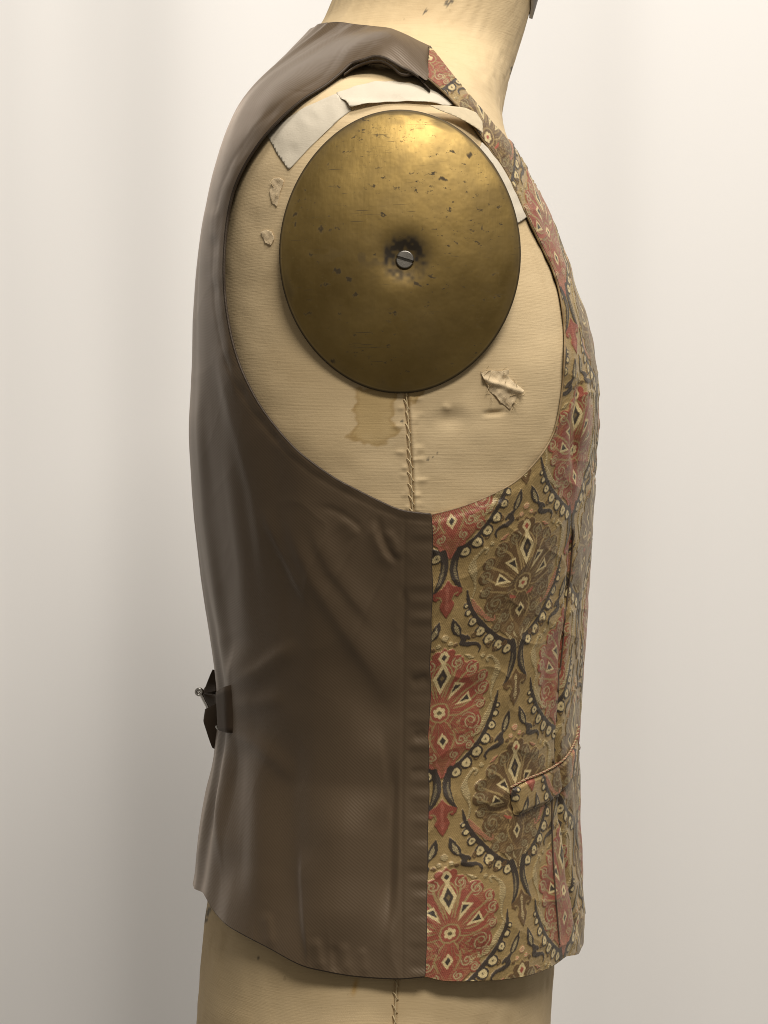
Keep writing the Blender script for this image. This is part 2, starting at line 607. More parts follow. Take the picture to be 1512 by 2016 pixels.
def mat_linen():
    m = NT('linen')
    tc = m.n('TexCoord').outputs['Object']
    col = m.n('VertexColor', layer_name='weave').outputs[0]
    big = m.noise(tc, 9, 5, .6)
    c = m.mix(m.ramp(big, [(.35, (0, 0, 0)), (.72, (1, 1, 1))]), (.60, .455, .26), (.68, .535, .33))
    grime = m.ramp(m.noise(tc, 26, 6, .7), [(.56, (0, 0, 0)), (.78, (1, 1, 1))])
    c = m.mix(m.math('MULTIPLY', grime, .45), c, (.42, .30, .16))
    slub = m.noise(m.mapping(tc, (45, 45, 1300)), 1.0, 4, .65)
    c = m.mix(m.math('MULTIPLY', m.ramp(slub, [(.5, (0, 0, 0)), (.75, (1, 1, 1))]), .22), c, (.40, .29, .16))
    spot = m.ramp(m.noise(tc, 150, 3, .6), [(.70, (0, 0, 0)), (.76, (1, 1, 1))])
    c = m.mix(m.math('MULTIPLY', spot, .25), c, (.22, .15, .08))
    c = m.mix(1.0, c, col, 'MULTIPLY')
    h1 = m.n('TexWave', wave_type='BANDS', bands_direction='Z', i_Scale=420, i_Distortion=.6, i_Detail=1)
    m.l(tc, h1.inputs['Vector'])
    h = m.math('ADD', m.math('MULTIPLY', h1.outputs['Fac'], .10), slub)
    h = m.math('ADD', h, m.math('MULTIPLY', m.noise(tc, 700, 2), .5))
    m.set(Base_Color=c, Roughness=.82, Normal=m.bump(h, .30, .0005), Specular_IOR_Level=.25)
    return m.m


def mat_satin(name, base, rough=.42, use_uv=True, sheen=.34, spec=.6):
    m = NT(name)
    if use_uv:
        uv = m.n('UVMap').outputs[0]
    else:
        uv = m.n('TexCoord').outputs['Object']
    big = m.noise(uv, 14, 3)
    d = tuple(.86 * v for v in base)
    c = m.mix(big, base, d)
    tw = m.n('TexWave', wave_type='BANDS', bands_direction='X', i_Scale=236, i_Distortion=.35, i_Detail=1)
    m.l(m.mapping(uv, rot=(0, 0, math.radians(-48))), tw.inputs['Vector'])
    th = m.noise(m.mapping(uv, (2600, 500, 1), (0, 0, math.radians(-48))), 1, 2)
    c = m.mix(m.math('MULTIPLY', tw.outputs['Fac'], .14), c, tuple(min(1, 1.55 * v) for v in base))
    h = m.math('ADD', tw.outputs['Fac'], m.math('MULTIPLY', th, .5))
    lo = m.noise(m.mapping(uv, (30, 9, 1)), 1, 1, .4)
    nb = m.bump(lo, .12, .006)
    m.set(Base_Color=c, Roughness=rough, Normal=m.bump(h, .11, .0004, nb), Specular_IOR_Level=spec,
          Specular_Tint=(1, .86, .72, 1), Sheen_Weight=sheen, Sheen_Roughness=.4, Sheen_Tint=(1, .82, .68, 1))
    return m.m


def mat_brocade():
    m = NT('brocade')
    uv = m.n('UVMap').outputs[0]
    col = m.n('VertexColor', layer_name='weave').outputs[0]
    n1 = m.noise(m.mapping(uv, (900, 2600, 1)), 1, 2)
    c = m.mix(m.math('MULTIPLY', n1, .55), col, m.mix(1, col, (.55, .52, .48), 'MULTIPLY'))
    tw = m.n('TexWave', wave_type='BANDS', bands_direction='X', i_Scale=380, i_Distortion=.5, i_Detail=1)
    m.l(m.mapping(uv, rot=(0, 0, math.radians(-25))), tw.inputs['Vector'])
    h = m.math('ADD', m.math('MULTIPLY', tw.outputs['Fac'], .5), n1)
    gl = m.n('Attribute', attribute_name='gloss').outputs['Fac']
    ro = m.math('SUBTRACT', .52, m.math('MULTIPLY', gl, .20))
    m.set(Base_Color=c, Roughness=ro, Metallic=m.math('MULTIPLY', gl, .25), Normal=m.bump(h, .30, .0005), Specular_IOR_Level=.5,
          Sheen_Weight=.1, Sheen_Tint=(.9, .8, .6, 1))
    return m.m


def mat_plain(name, c, rough=.6, metal=0., nscale=80, var=.25, bump=.1, dist=.0005):
    m = NT(name)
    tc = m.n('TexCoord').outputs['Object']
    n = m.noise(tc, nscale, 5, .6)
    cc = m.mix(n, tuple(v * (1 - var) for v in c), tuple(min(1, v * (1 + var)) for v in c))
    m.set(Base_Color=cc, Roughness=rough, Metallic=metal, Normal=m.bump(m.noise(tc, nscale * 6, 3), bump, dist))
    return m.m


def mat_tape():
    m = NT('white_tape')
    tc = m.n('TexCoord').outputs['Object']
    n = m.noise(tc, 40, 5, .6)
    c = m.mix(n, (.54, .48, .38), (.65, .59, .48))
    st = m.ramp(m.noise(tc, 60, 5, .7), [(.60, (0, 0, 0)), (.8, (1, 1, 1))])
    c = m.mix(m.math('MULTIPLY', st, .35), c, (.36, .31, .23))
    h = m.noise(m.mapping(tc, (500, 500, 1400)), 1, 2)
    m.set(Base_Color=c, Roughness=.8, Normal=m.bump(h, .15, .0004, m.bump(n, .3, .002)), Specular_IOR_Level=.2)
    return m.m


def mat_brass():
    m = NT('aged_brass')
    tc = m.n('TexCoord').outputs['Object']
    n = m.noise(tc, 22, 6, .62)
    c = m.mix(n, (.17, .112, .038), (.40, .28, .10))
    col = m.n('VertexColor', layer_name='weave').outputs[0]
    fleck = m.ramp(m.noise(m.mapping(tc, (190, 190, 380), (0, .5, 0)), 1, 6, .72), [(.60, (0, 0, 0)), (.64, (1, 1, 1))])
    clump = m.ramp(m.noise(tc, 24, 3), [(.36, (0, 0, 0)), (.55, (1, 1, 1))])
    dirt = m.math('MULTIPLY', m.math('MULTIPLY', fleck, clump), .85)
    fine = m.ramp(m.noise(m.mapping(tc, (500, 500, 900), (0, .6, 0)), 1, 3, .6), [(.62, (0, 0, 0)), (.7, (1, 1, 1))])
    dirt = m.math('MAXIMUM', dirt, m.math('MULTIPLY', fine, .35))
    scr = m.noise(m.mapping(tc, (60, 60, 1500), (0, .25, 0)), 1, 2, .5)
    scr = m.math('MULTIPLY', m.ramp(scr, [(.66, (0, 0, 0)), (.70, (1, 1, 1))]), m.ramp(m.noise(tc, 45, 2), [(.52, (0, 0, 0)), (.6, (1, 1, 1))]))
    dirt = m.math('MAXIMUM', dirt, m.math('MULTIPLY', scr, .7))
    tarn = m.ramp(m.noise(tc, 17, 5, .7), [(.48, (0, 0, 0)), (.75, (1, 1, 1))])
    dirt = m.math('MAXIMUM', dirt, m.math('MULTIPLY', tarn, .40))
    wear = m.math('SUBTRACT', 1.0, m.n('Attribute', attribute_name='dirt').outputs['Fac'])
    dirt = m.math('MAXIMUM', dirt, m.math('SUBTRACT', 1.0, wear))
    c = m.mix(dirt, c, (.014, .009, .005))
    sc = m.noise(m.mapping(tc, (420, 420, 14)), 1, 3)
    ro = m.math('ADD', .38, m.math('ADD', m.math('MULTIPLY', n, .16), m.math('MULTIPLY', dirt, .25)))
    nb = m.bump(m.noise(tc, 30, 4), .25, .003)
    m.set(Base_Color=c, Roughness=ro, Metallic=m.math('SUBTRACT', 1.0, m.math('MULTIPLY', dirt, .7)),
          Normal=m.bump(sc, .08, .0006, m.bump(dirt, -.3, .0003, nb)))
    return m.m


def mat_curtain():
    m = NT('white_curtain')
    tc = m.n('TexCoord').outputs['Object']
    n = m.noise(m.mapping(tc, (3, 3, .6)), 1, 3)
    c = m.mix(n, (.81, .795, .78), (.85, .84, .825))
    h = m.noise(m.mapping(tc, (900, 900, 900)), 1, 2)
    m.set(Base_Color=c, Roughness=.9, Normal=m.bump(h, .06, .0005), Specular_IOR_Level=.15, Sheen_Weight=.15)
    return m.m


M_LINEN = mat_linen()
M_SATIN = mat_satin('taupe_satin', (.088, .060, .035), .42)
M_LINING = mat_satin('dark_lining', (.035, .025, .018), .6, sheen=.05)
M_STRAP = mat_satin('shaded_strap_satin', (.060, .041, .027), .7, use_uv=False, sheen=.05, spec=.25)  # brown satin of the strap, its shade put into the darker colour
M_BROC = mat_brocade()
M_TAPE = mat_tape()
M_BRASS = mat_brass()
M_STEEL = mat_plain('worn_steel', (.24, .225, .20), .45, 1.0, 300, .3)
M_CHROME = mat_plain('nickel_wire', (.75, .73, .70), .18, 1.0, 60, .1, .02)
M_THREAD = mat_plain('linen_thread', (.62, .49, .29), .85, 0, 900, .3, .3)
M_DARKTH = mat_plain('brown_seam_thread', (.085, .055, .035), .8, 0, 700, .3, .3)
M_CAP = mat_plain('grey_cap_paint', (.5, .5, .5), .5, 0, 60, .08, .05)
M_CURT = mat_curtain()
M_FLAP = mat_plain('soiled_tape', (.55, .46, .31), .85, 0, 120, .2, .3)
M_TORN = mat_plain('torn_linen_backing', (.66, .52, .33), .9, 0, 500, .2, .5, .0006)

# ------------------------------------------------------------------ backdrop curtain
xs = np.linspace(-1.7, 1.7, 620)
zs = np.linspace(-1.25, 1.35, 70)
X, Z = np.meshgrid(xs, zs)
ph = .25 * np.sin(Z * 1.1 + .4)
Y = (.62 + .010 * np.sin(X * 15 + 1.1 + .5 * ph) + .003 * np.sin(X * 27 + 2.4 + ph) + .0012 * np.sin(X * 48 + .5 - 1.3 * ph)
     + .016 * np.sin(X * 5.2 + .6) + .026 * (vnoise(X * 8 + 40, Z * .7 + 9, 21) - .5) + .005 * (vnoise(X * 21 + 4, Z * 1.3 + 9, 22) - .5))
i, j = np.meshgrid(np.arange(len(zs) - 1), np.arange(len(xs) - 1), indexing='ij')
nx = len(xs)
F = np.stack([i * nx + j, i * nx + j + 1, (i + 1) * nx + j + 1, (i + 1) * nx + j], -1).reshape(-1, 4)
cur = link('backdrop_curtain', mesh_np('backdrop_curtain', np.stack([X, Y, Z], -1).reshape(-1, 3), F), M_CURT)
sol = cur.modifiers.new('thickness', 'SOLIDIFY')
sol.thickness = .003
cur['label'] = 'plain white cloth curtain with soft vertical folds hanging behind the dress form'
cur['category'] = 'curtain'

# ------------------------------------------------------------------ dress form
form = empty('dress_form', (0, 0, -.44), 'worn linen covered tailor dress form with brass shoulder plate and grey neck cap', 'dress form')


def part(name, me, mat, parent):
    o = link(name, me, mat, parent)
    if parent.parent is None:
        o.location = -np.array(parent.location)
    return o


SEAM_UP = [(799, 770), (803, 820), (806, 880), (809, 930), (812, 1010)]
SEAM_LO = [(782, 1915), (779, 1960), (776, 2030), (774, 2140)]
STAIN1 = np.array([(697, 765), (703, 790), (695, 808), (699, 822), (704, 832), (695, 848), (681, 859), (700, 866), (722, 873), (745, 877), (760, 872),
                   (768, 862), (782, 853), (790, 846), (776, 838), (772, 824), (775, 808), (778, 790), (782, 768)], float)
STAIN2 = np.array([(802, 768), (836, 765), (830, 778), (820, 792), (804, 797)], float)
MARKS = [(793, 829, 2.2), (790, 829, 1.6), (842, 905, 3.0), (852, 900, 1.6), (861, 893, 1.5), (412, 1792, 5), (408, 1800, 4), (405, 1812, 4),
         (508, 1885, 3), (1010, 136, 5), (1006, 146, 4), (880, 5, 6), (890, 2, 4), (838, 20, 3), (834, 28, 2)]


def in_poly(px, py, poly):
    a, b = poly, np.roll(poly, -1, 0)
    c = np.zeros(px.shape, int)
    for (x0, y0), (x1, y1) in zip(a, b):
        if y0 == y1:
            continue
        m = ((y0 > py) != (y1 > py)) & (px < x0 + (py - y0) / (y1 - y0) * (x1 - x0))
        c += m
    return c % 2 == 1


def stain_field(px, py, poly, rag, seed):
    jx = px + rag * (vnoise(px * .12, py * .12, seed) - .5) * 2
    jy = py + rag * (vnoise(px * .12 + 50, py * .12, seed + 1) - .5) * 2
    ins = in_poly(jx, jy, poly)
    d = line_dist(jx, jy, np.vstack([poly, poly[:1]]))[0]
    k = .55 + .45 * vnoise(px * .05, py * .05, seed + 2)
    body = np.where(ins, sstep(-1, 5, d), 0) * (.6 + .4 * k)
    rim = np.where(ins, gauss(d - 1.5, 2.4), gauss(d, 1.2)) * k
    return body, rim


ql = lines_var(-np.pi * Q, np.pi * Q, lambda q: .0007 if .9 < q / Q < 2.3 else (.0015 if -.1 < q / Q < 3.3 else .006))
ql = ql[:-1] if abs(ql[-1] - np.pi * Q) > 1e-6 else ql
tl = lines_var(t_of_z(-.44), t_of_z(.43), lambda t: .0008 if -.01 < t < t_of_z(.26) else .0016)
TQ, QQ = np.meshgrid(tl, ql, indexing='ij')
P, n = surf(QQ, TQ)
px, py = proj(P)
near = np.sin(QQ / Q) > .05
d = .0006 * (vnoise(QQ * 90, TQ * 90, 11) - .5)
d += near * fold(px, py, SEAM_UP, -.0016, 2.6, ends=.02)
d += near * fold(px, py, np.array(SEAM_UP) + [7, 0], .0009, 4, ends=.02)
d += near * fold(px, py, SEAM_LO, -.0012, 2.4, ends=.02)
for k in range(20):        # puckers running off the stitched seam
    y0 = 785 + 225 * rng.rand()
    xs_ = 803 + (y0 - 785) * .035
    sgn = 1 if rng.rand() < .6 else -1
    d += near * fold(px, py, [(xs_, y0), (xs_ + sgn * (14 + 30 * rng.rand()), y0 - 4 + 8 * rng.rand())], .0005 * (.5 + rng.rand()), 3.2, ends=.5)
d += near * fold(px, py, [(840, 818), (885, 822), (930, 812)], -.0016, 13, ends=.5)
d += near * fold(px, py, [(945, 815), (985, 812), (1003, 808)], -.0016, 3.5, ends=.4)
d += near * fold(px, py, [(868, 795), (880, 803), (890, 810)], .0007, 5, ends=.4)
col = np.ones(px.shape + (3,))
m = near & (px > 640) & (px < 880) & (py > 740) & (py < 900)
for poly, sd in ((STAIN1, 31), (STAIN2, 35)):
    b, r = stain_field(px[m], py[m], poly, 4, sd)
    col[m] *= 1 - (b * .26)[:, None] * np.array([.7, .9, 1.5])
    col[m] *= 1 - (r * .36)[:, None] * np.array([.8, 1, 1.4])
for x, y, r in MARKS:
    jx = px + r * 1.2 * (vnoise(px * .3, py * .3, 41) - .5)
    jy = py + r * 1.2 * (vnoise(px * .3, py * .3, 42) - .5)
    k = near * (1 - sstep(r * .5, r * 1.25, np.hypot(jx - x, (jy - y) * .8))) * .75
    col *= 1 - k[..., None] * np.array([1, .97, .9])
k = near * fold(px, py, [(705, 1918), (698, 1945), (693, 1968)], .4, 3.5, ends=.4)       # yellow drip under the hem
col *= 1 - k[..., None] * np.array([.25, .6, 1.2])
k = near * gauss(px - 895, 60) * gauss(py - 818, 10) * .16                                # soiled dent
col *= 1 - k[..., None] * np.array([1, 1, 1])
co = (P + n * d[..., None]).reshape(-1, 3)
nt_, nq_ = TQ.shape
i, j = np.meshgrid(np.arange(nt_ - 1), np.arange(nq_), indexing='ij')
F = np.stack([i * nq_ + j, i * nq_ + (j + 1) % nq_, (i + 1) * nq_ + (j + 1) % nq_, (i + 1) * nq_ + j], -1).reshape(-1, 4)
F = F[:, ::-1]
c0 = len(co)
co = np.vstack([co, co[:nq_].mean(0), co[-nq_:].mean(0)])
cc = np.vstack([col.reshape(-1, 3), [[1, 1, 1]] * 2])
ex = []
for j in range(0, nq_ - 1, 2):
    ex.append([c0, j, j + 1, (j + 2) % nq_])
    k = (nt_ - 1) * nq_
    ex.append([c0 + 1, k + (j + 2) % nq_, k + j + 1, k + j])
F = np.vstack([F, np.array(ex)])
torso = part('torso', mesh_np('torso', co, F, col=cc), M_LINEN, form)

# grey cap over the slanted top of the neck
ql = np.linspace(-np.pi, np.pi, 181) * Q
zr = .304 + .075 * sstep(.0, 1.0, (1 - np.cos(ql / Q)) / 2 * 1.25) + .035 * np.abs(np.sin(ql / Q))
rows = []
for k, off in ((0, .0006), (0, .0028), (.25, .003), (.6, .003), (1, .003)):
    z = zr + k * (.425 - zr)
    Pk, nk = surf(ql, t_of_z(z))
    rows.append(Pk + nk * off)
G = np.stack(rows)
nq_ = len(ql)
i, j = np.meshgrid(np.arange(len(rows) - 1), np.arange(nq_ - 1), indexing='ij')
F = np.stack([i * nq_ + j, (i + 1) * nq_ + j, (i + 1) * nq_ + j + 1, i * nq_ + j + 1], -1).reshape(-1, 4)
part('neck_cap', mesh_np('neck_cap', G.reshape(-1, 3), F), M_CAP, form)

# brass shoulder plate: domed shield with a rolled edge
PC = np.array([.0085, -.1815, .1385])
PRX, PRZ = .0628, .0752
rr = np.r_[0.0, np.linspace(.01, .985, 150), 1.0, 1.004, 1.002, .985]
aa = np.linspace(0, 2 * np.pi, 420, endpoint=False)
R, A = np.meshgrid(rr, aa, indexing='ij')
egg = 1 + .02 * np.cos(2 * A) - .018 * np.sin(A) * np.abs(np.cos(A))
ex_, ez_ = np.cos(A) * PRX * R * egg, np.sin(A) * PRZ * R
sx, sz = ex_ - .0025, ez_ + .0055            # offset from the screw hole
rs = np.hypot(sx, sz)
hgt = .0125 * (1 - np.clip(R, 0, 1) ** 2.3) - .0034 * gauss(rs, .0078)
hgt += .0005 * (vnoise(ex_ * 60 + 9, ez_ * 60 + 9, 61) - .5)
yb = -hgt
yb[-4:] = np.array([-.0004, .0006, .0018, .003])[:, None] + 0 * aa[None]
co = np.stack([PC[0] + ex_, PC[1] + yb - .0022, PC[2] + ez_], -1)
# dirt: dark ring and smear round the screw, dark rim, nicks along the top edge
an = np.arctan2(sz, sx)
ring = gauss(rs - .0080, .0040) * (.85 + .25 * np.sin(an * 1 + .2)) * (.55 + .9 * vnoise(sx * 500 + 30, sz * 500 + 30, 71))
smear = .55 * gauss((sz + .002 + sx * .12), .0045) * gauss(sx + .018, .022) * sstep(.35, .75, vnoise(sx * 260 + 60, sz * 420 + 60, 72))
rim = np.maximum(sstep(.972, .995, R) * .9, .6 * sstep(.90, 1.0, R + .09 * (vnoise(A * 9, R * 20, 75) - .5)) * (.35 + .65 * vnoise(A * 5 + 3, R * 3, 76)))
nick = sstep(.955, .985, R + .03 * (vnoise(A * 14, R * 30, 73) - .5)) * sstep(.75, .95, np.sin(A)) * .55
NICKS = [(646, 321, 5, 3), (664, 365, 9, 2), (731, 365, 12, 2), (779, 371, 8, 2), (821, 378, 6, 3), (755, 422, 8, 5), (665, 447, 8, 4), (600, 372, 5, 3), (884, 412, 6, 3),
         (579, 422, 5, 8), (580, 440, 4, 10), (633, 450, 10, 9), (664, 533, 13, 9), (688, 549, 10, 7), (771, 616, 16, 4), (666, 618, 6, 6), (605, 618, 12, 5), (653, 710, 10, 4),
         (974, 539, 8, 3), (980, 584, 10, 5), (871, 352, 14, 5), (926, 305, 10, 6), (718, 237, 4, 3), (700, 580, 12, 5), (640, 560, 14, 4), (735, 500, 6, 4), (900, 480, 9, 3),
         (820, 560, 12, 5), (850, 545, 14, 4), (690, 300, 4, 2), (860, 300, 5, 2), (920, 380, 5, 3), (612, 500, 6, 5), (950, 450, 4, 6), (700, 660, 7, 3), (610, 680, 8, 4)]
ppx, ppy = proj(co)
jx = ppx + 9 * (vnoise(ppx * .22, ppy * .22, 171) - .5)
jy = ppy + 9 * (vnoise(ppx * .22 + 40, ppy * .22, 172) - .5)
nk_ = np.zeros(R.shape)
for x, y, a_, b_ in NICKS:
    e_ = np.hypot((jx - x) / (a_ * .75), (jy - y - .15 * (jx - x)) / (b_ * .75))
    nk_ = np.maximum(nk_, .85 * (1 - sstep(.55, 1.25, e_)))
smear = np.maximum(smear, nk_)
dirt = np.clip(np.maximum(np.maximum(ring, smear), np.maximum(rim, nick)), 0, .96)
ns, na = R.shape
i, j = np.meshgrid(np.arange(ns - 1), np.arange(na), indexing='ij')
F = np.stack([i * na + j, i * na + (j + 1) % na, (i + 1) * na + (j + 1) % na, (i + 1) * na + j], -1).reshape(-1, 4)
plate = part('shoulder_plate', mesh_np('shoulder_plate', co.reshape(-1, 3), F, col=np.ones((ns * na, 3)), attrs={'dirt': dirt.ravel()}), M_BRASS, form)
plate['label'] = 'domed oval brass plate with dark scratches'

# slotted screw: head ring of faces with a cut slot
def screw_mesh(r, h):
    parts = []
    for s in (-1, 1):
        th0 = math.asin(.16)
        a = np.linspace(th0, np.pi - th0, 22)
        prof = [(1.0, 0.0), (1.0, .55), (.93, .9), (.86, 1.0)]
        ringsv = []
        for k, hh in prof:
            x = np.cos(a) * r * k
            y = s * np.maximum(np.sin(a) * r * k, .16 * r)
            ringsv.append(np.stack([x, np.full_like(x, -h * hh), y], 1))
        mid = np.stack([np.cos(a) * r * .86, np.full_like(a, -h), np.full_like(a, s * .16 * r)], 1)
        low = mid.copy()
        low[:, 1] = -h * .35
        ringsv += [mid, low]
        G = np.stack(ringsv)
        k_, m_ = len(ringsv), len(a)
        i, j = np.meshgrid(np.arange(k_ - 1), np.arange(m_ - 1), indexing='ij')
        parts.append((G.reshape(-1, 3), np.stack([i * m_ + j, i * m_ + j + 1, (i + 1) * m_ + j + 1, (i + 1) * m_ + j], -1).reshape(-1, 4)))
    x = np.array([-.98 * r, .98 * r])
    parts.append((np.array([(x[0], -h * .4, -.16 * r), (x[1], -h * .4, -.16 * r), (x[1], -h * .4, .16 * r), (x[0], -h * .4, .16 * r)]), np.array([[0, 1, 2, 3]])))
    return merge(parts)


c, f = screw_mesh(.0049, .0026)
ca, sa = math.cos(-.3), math.sin(-.3)
c = np.stack([c[:, 0] * ca - c[:, 2] * sa, c[:, 1], c[:, 0] * sa + c[:, 2] * ca], 1) + PC + np.array([.0025, -.0105, -.0055])
scr = part('screw', mesh_np('screw', c, f, smooth=False), M_STEEL, plate)


# whip-stitched seam down the side of the form
def stitches(pl, step, lean):
    parts = []
    pts = smooth_line(pl, 2.0)
    qt = inv_body(pts)
    for a, b in ((.3, 0.0),):
        q = qt.copy()
        q[:, 0] -= a * .00028
        Pk, nk = body_pos(q[:, 0], q[:, 1], .0006)
        parts.append(tube(Pk, .00032, 6))
    cen = smooth_line(pl, step)
    for k, (x, y) in enumerate(cen):
        l = 3.5 + 4 * rng.rand()
        y = y + 7 * (rng.rand() - .5)
        p = [(x - l, y - lean * 1.2 - rng.rand() * 3), (x - 1, y - 2), (x + 1.5, y + lean), (x + l * .9, y + lean * 1.5 + rng.rand() * 3)]
        qk = inv_body(smooth_line(p, 2.5))
        Pk, nk = body_pos(qk[:, 0], qk[:, 1])
        u = np.linspace(0, 1, len(Pk))
        Pk = Pk + nk * (.0002 + .0007 * np.sin(np.pi * u))[:, None]
        parts.append(tube(Pk, .00036, 6))
    c, f = merge(parts)
    return mesh_np('seam_stitching', c, f)


part('seam_stitching', stitches(SEAM_UP, 23, 6), M_THREAD, form)
part('seam_stitching', stitches(SEAM_LO, 22, 5), M_THREAD, form)


# pieces of cloth laid on the form
def patch(name, outline, mat, parent, base, step=.0012, lift=None, f=inv_body, pos=None, smoothit=True, thick=.00025):
    pl = smooth_line(np.vstack([outline, outline[:1]]), 3.0)[:-1] if smoothit else resample(np.vstack([outline, outline[:1]]), 3.0)[:-1]
    qt = f(pl)
    q, t, F, out = cut(qt, lines(qt[:, 0].min() - .001, qt[:, 0].max() + .001, step), lines(qt[:, 1].min() - .001, qt[:, 1].max() + .001, step))
    Pb, n = body_pos(q, t)
    px, py = proj(Pb)
    d = np.full(len(q), base)
    if lift is not None:
        d = d + lift(px, py)
    top = Pb + n * d[:, None]
    # skirt: border vertices duplicated down to the surface
    me = mesh_np(name, top, F[:, ::-1], uv=np.stack([arc(q, t), t], 1))
    o = part(name, me, mat, parent)
    s = o.modifiers.new('thickness', 'SOLIDIFY')
    s.thickness = thick
    s.offset = -1
    return o


TAPE_A = np.array([(525, 262), (560, 238), (600, 213), (640, 194), (664, 185), (672, 197), (684, 204), (693, 217), (668, 236), (640, 262), (608, 293), (570, 335), (546, 302)], float)
TAPE_B = np.array([(662, 184), (700, 171), (735, 163), (770, 161), (810, 166), (850, 178), (882, 194), (898, 206), (880, 210), (850, 206), (800, 203), (760, 204), (722, 209), (690, 217), (682, 203), (672, 197)], float)
TAPE_C = np.array([(945, 282), (962, 297), (985, 330), (1006, 366), (1022, 402), (1034, 428), (1024, 436), (1013, 442), (1005, 408), (990, 366), (968, 325), (942, 293)], float)
wr = lambda s, a: (lambda x, y: a * (vnoise(x * .05 + s, y * .05 + s, 80 + s) - .3))
patch('tape_strip', TAPE_A, M_TAPE, form, .0005, lift=wr(1, .0007), smoothit=False)
patch('tape_strip', TAPE_B, M_TAPE, form, .0006, lift=lambda x, y: wr(2, .0007)(x, y) + .0022 * sstep(196, 214, y + .06 * abs(x - 760)) * (1 - sstep(820, 880, x)), smoothit=False)
patch('tape_strip', TAPE_C, M_TAPE, form, .0012, lift=wr(3, .0006), smoothit=False)
FLAP = np.array([(845, 207), (880, 208), (915, 212), (938, 222), (950, 240), (951, 262), (938, 252), (925, 244), (915, 238), (895, 228), (868, 218)], float)
inv_lift = Inv(lambda q, t: body_pos(q, t, .005))
flap = patch('loose_flap', FLAP, M_FLAP, form, .0045, lift=lambda x, y: .0006 + 0 * x, smoothit=False, f=inv_lift)
flap['label'] = 'loose folded end of the white tape'

TEAR1 = np.array([(946, 733), (964, 729), (982, 731), (1001, 727), (1000, 740), (1010, 752), (1028, 768), (1020, 776), (1014, 790), (1006, 796), (1004, 808),
                  (996, 800), (984, 792), (974, 778), (964, 772), (958, 758), (950, 746)], float)
patch('torn_patch', TEAR1, M_TORN, form, .0004, .0007, lift=lambda x, y: .0014 * (vnoise(x * .11, y * .11, 91) - .35) + .0018 * gauss(y - 760 - .35 * (x - 990), 5), smoothit=False)
patch('torn_patch', np.array([(538, 352), (552, 350), (560, 356), (552, 380), (546, 408), (536, 400), (532, 378)], float), M_TORN, form, .0004, .0007, lift=lambda x, y: +.0007 * (vnoise(x * .13, y * .13, 92) - .3), smoothit=False)
patch('torn_patch', np.array([(514, 458), (524, 452), (536, 456), (541, 470), (534, 484), (522, 478)], float), M_TORN, form, .0004, .0007, lift=lambda x, y: +.0007 * (vnoise(x * .15, y * .15, 93) - .3), smoothit=False)


def frays(pts, n, ln):
    parts = []
    for _ in range(n):
        k = rng.randint(len(pts))
        x, y = pts[k] + rng.randn(2) * 2
        a = rng.rand() * 6.28
        qk = inv_body([(x, y)])
        Pk, nk = body_pos(qk[:, 0], qk[:, 1], .0012)
        dr = np.array([math.cos(a), -.25, math.sin(a)])
        u = np.linspace(0, 1, 5)[:, None]
        L = ln * (.4 + rng.rand())
        parts.append(tube(Pk + dr * u * L + np.array([0, -.25, -.5]) * (u * u) * L * .6, .00013, 4))
    c, f = merge(parts)
    return mesh_np('frayed_threads', c, f)


fr = part('frayed_threads', frays(np.vstack([resample(TEAR1, 6), [(538, 355), (548, 380), (536, 398), (516, 462), (536, 480)]]), 36, .0032), M_THREAD, form)
fr['kind'] = 'stuff'

# ------------------------------------------------------------------ the woven pattern (computed, no image)
RES = 2.0
PW, PH = 300.0, 440.0
CG = np.array([.400, .280, .120])          # satin ground
CD = np.array([.050, .037, .028])          # dark brown thread
CR = np.array([.290, .074, .045])          # red
CB = np.array([.135, .077, .031])          # brown
CC = np.array([.640, .510, .265])          # cream
CP = np.array([.520, .190, .125])          # pink
CX, CY0, CY1 = 170.0, -235.0, 300.0


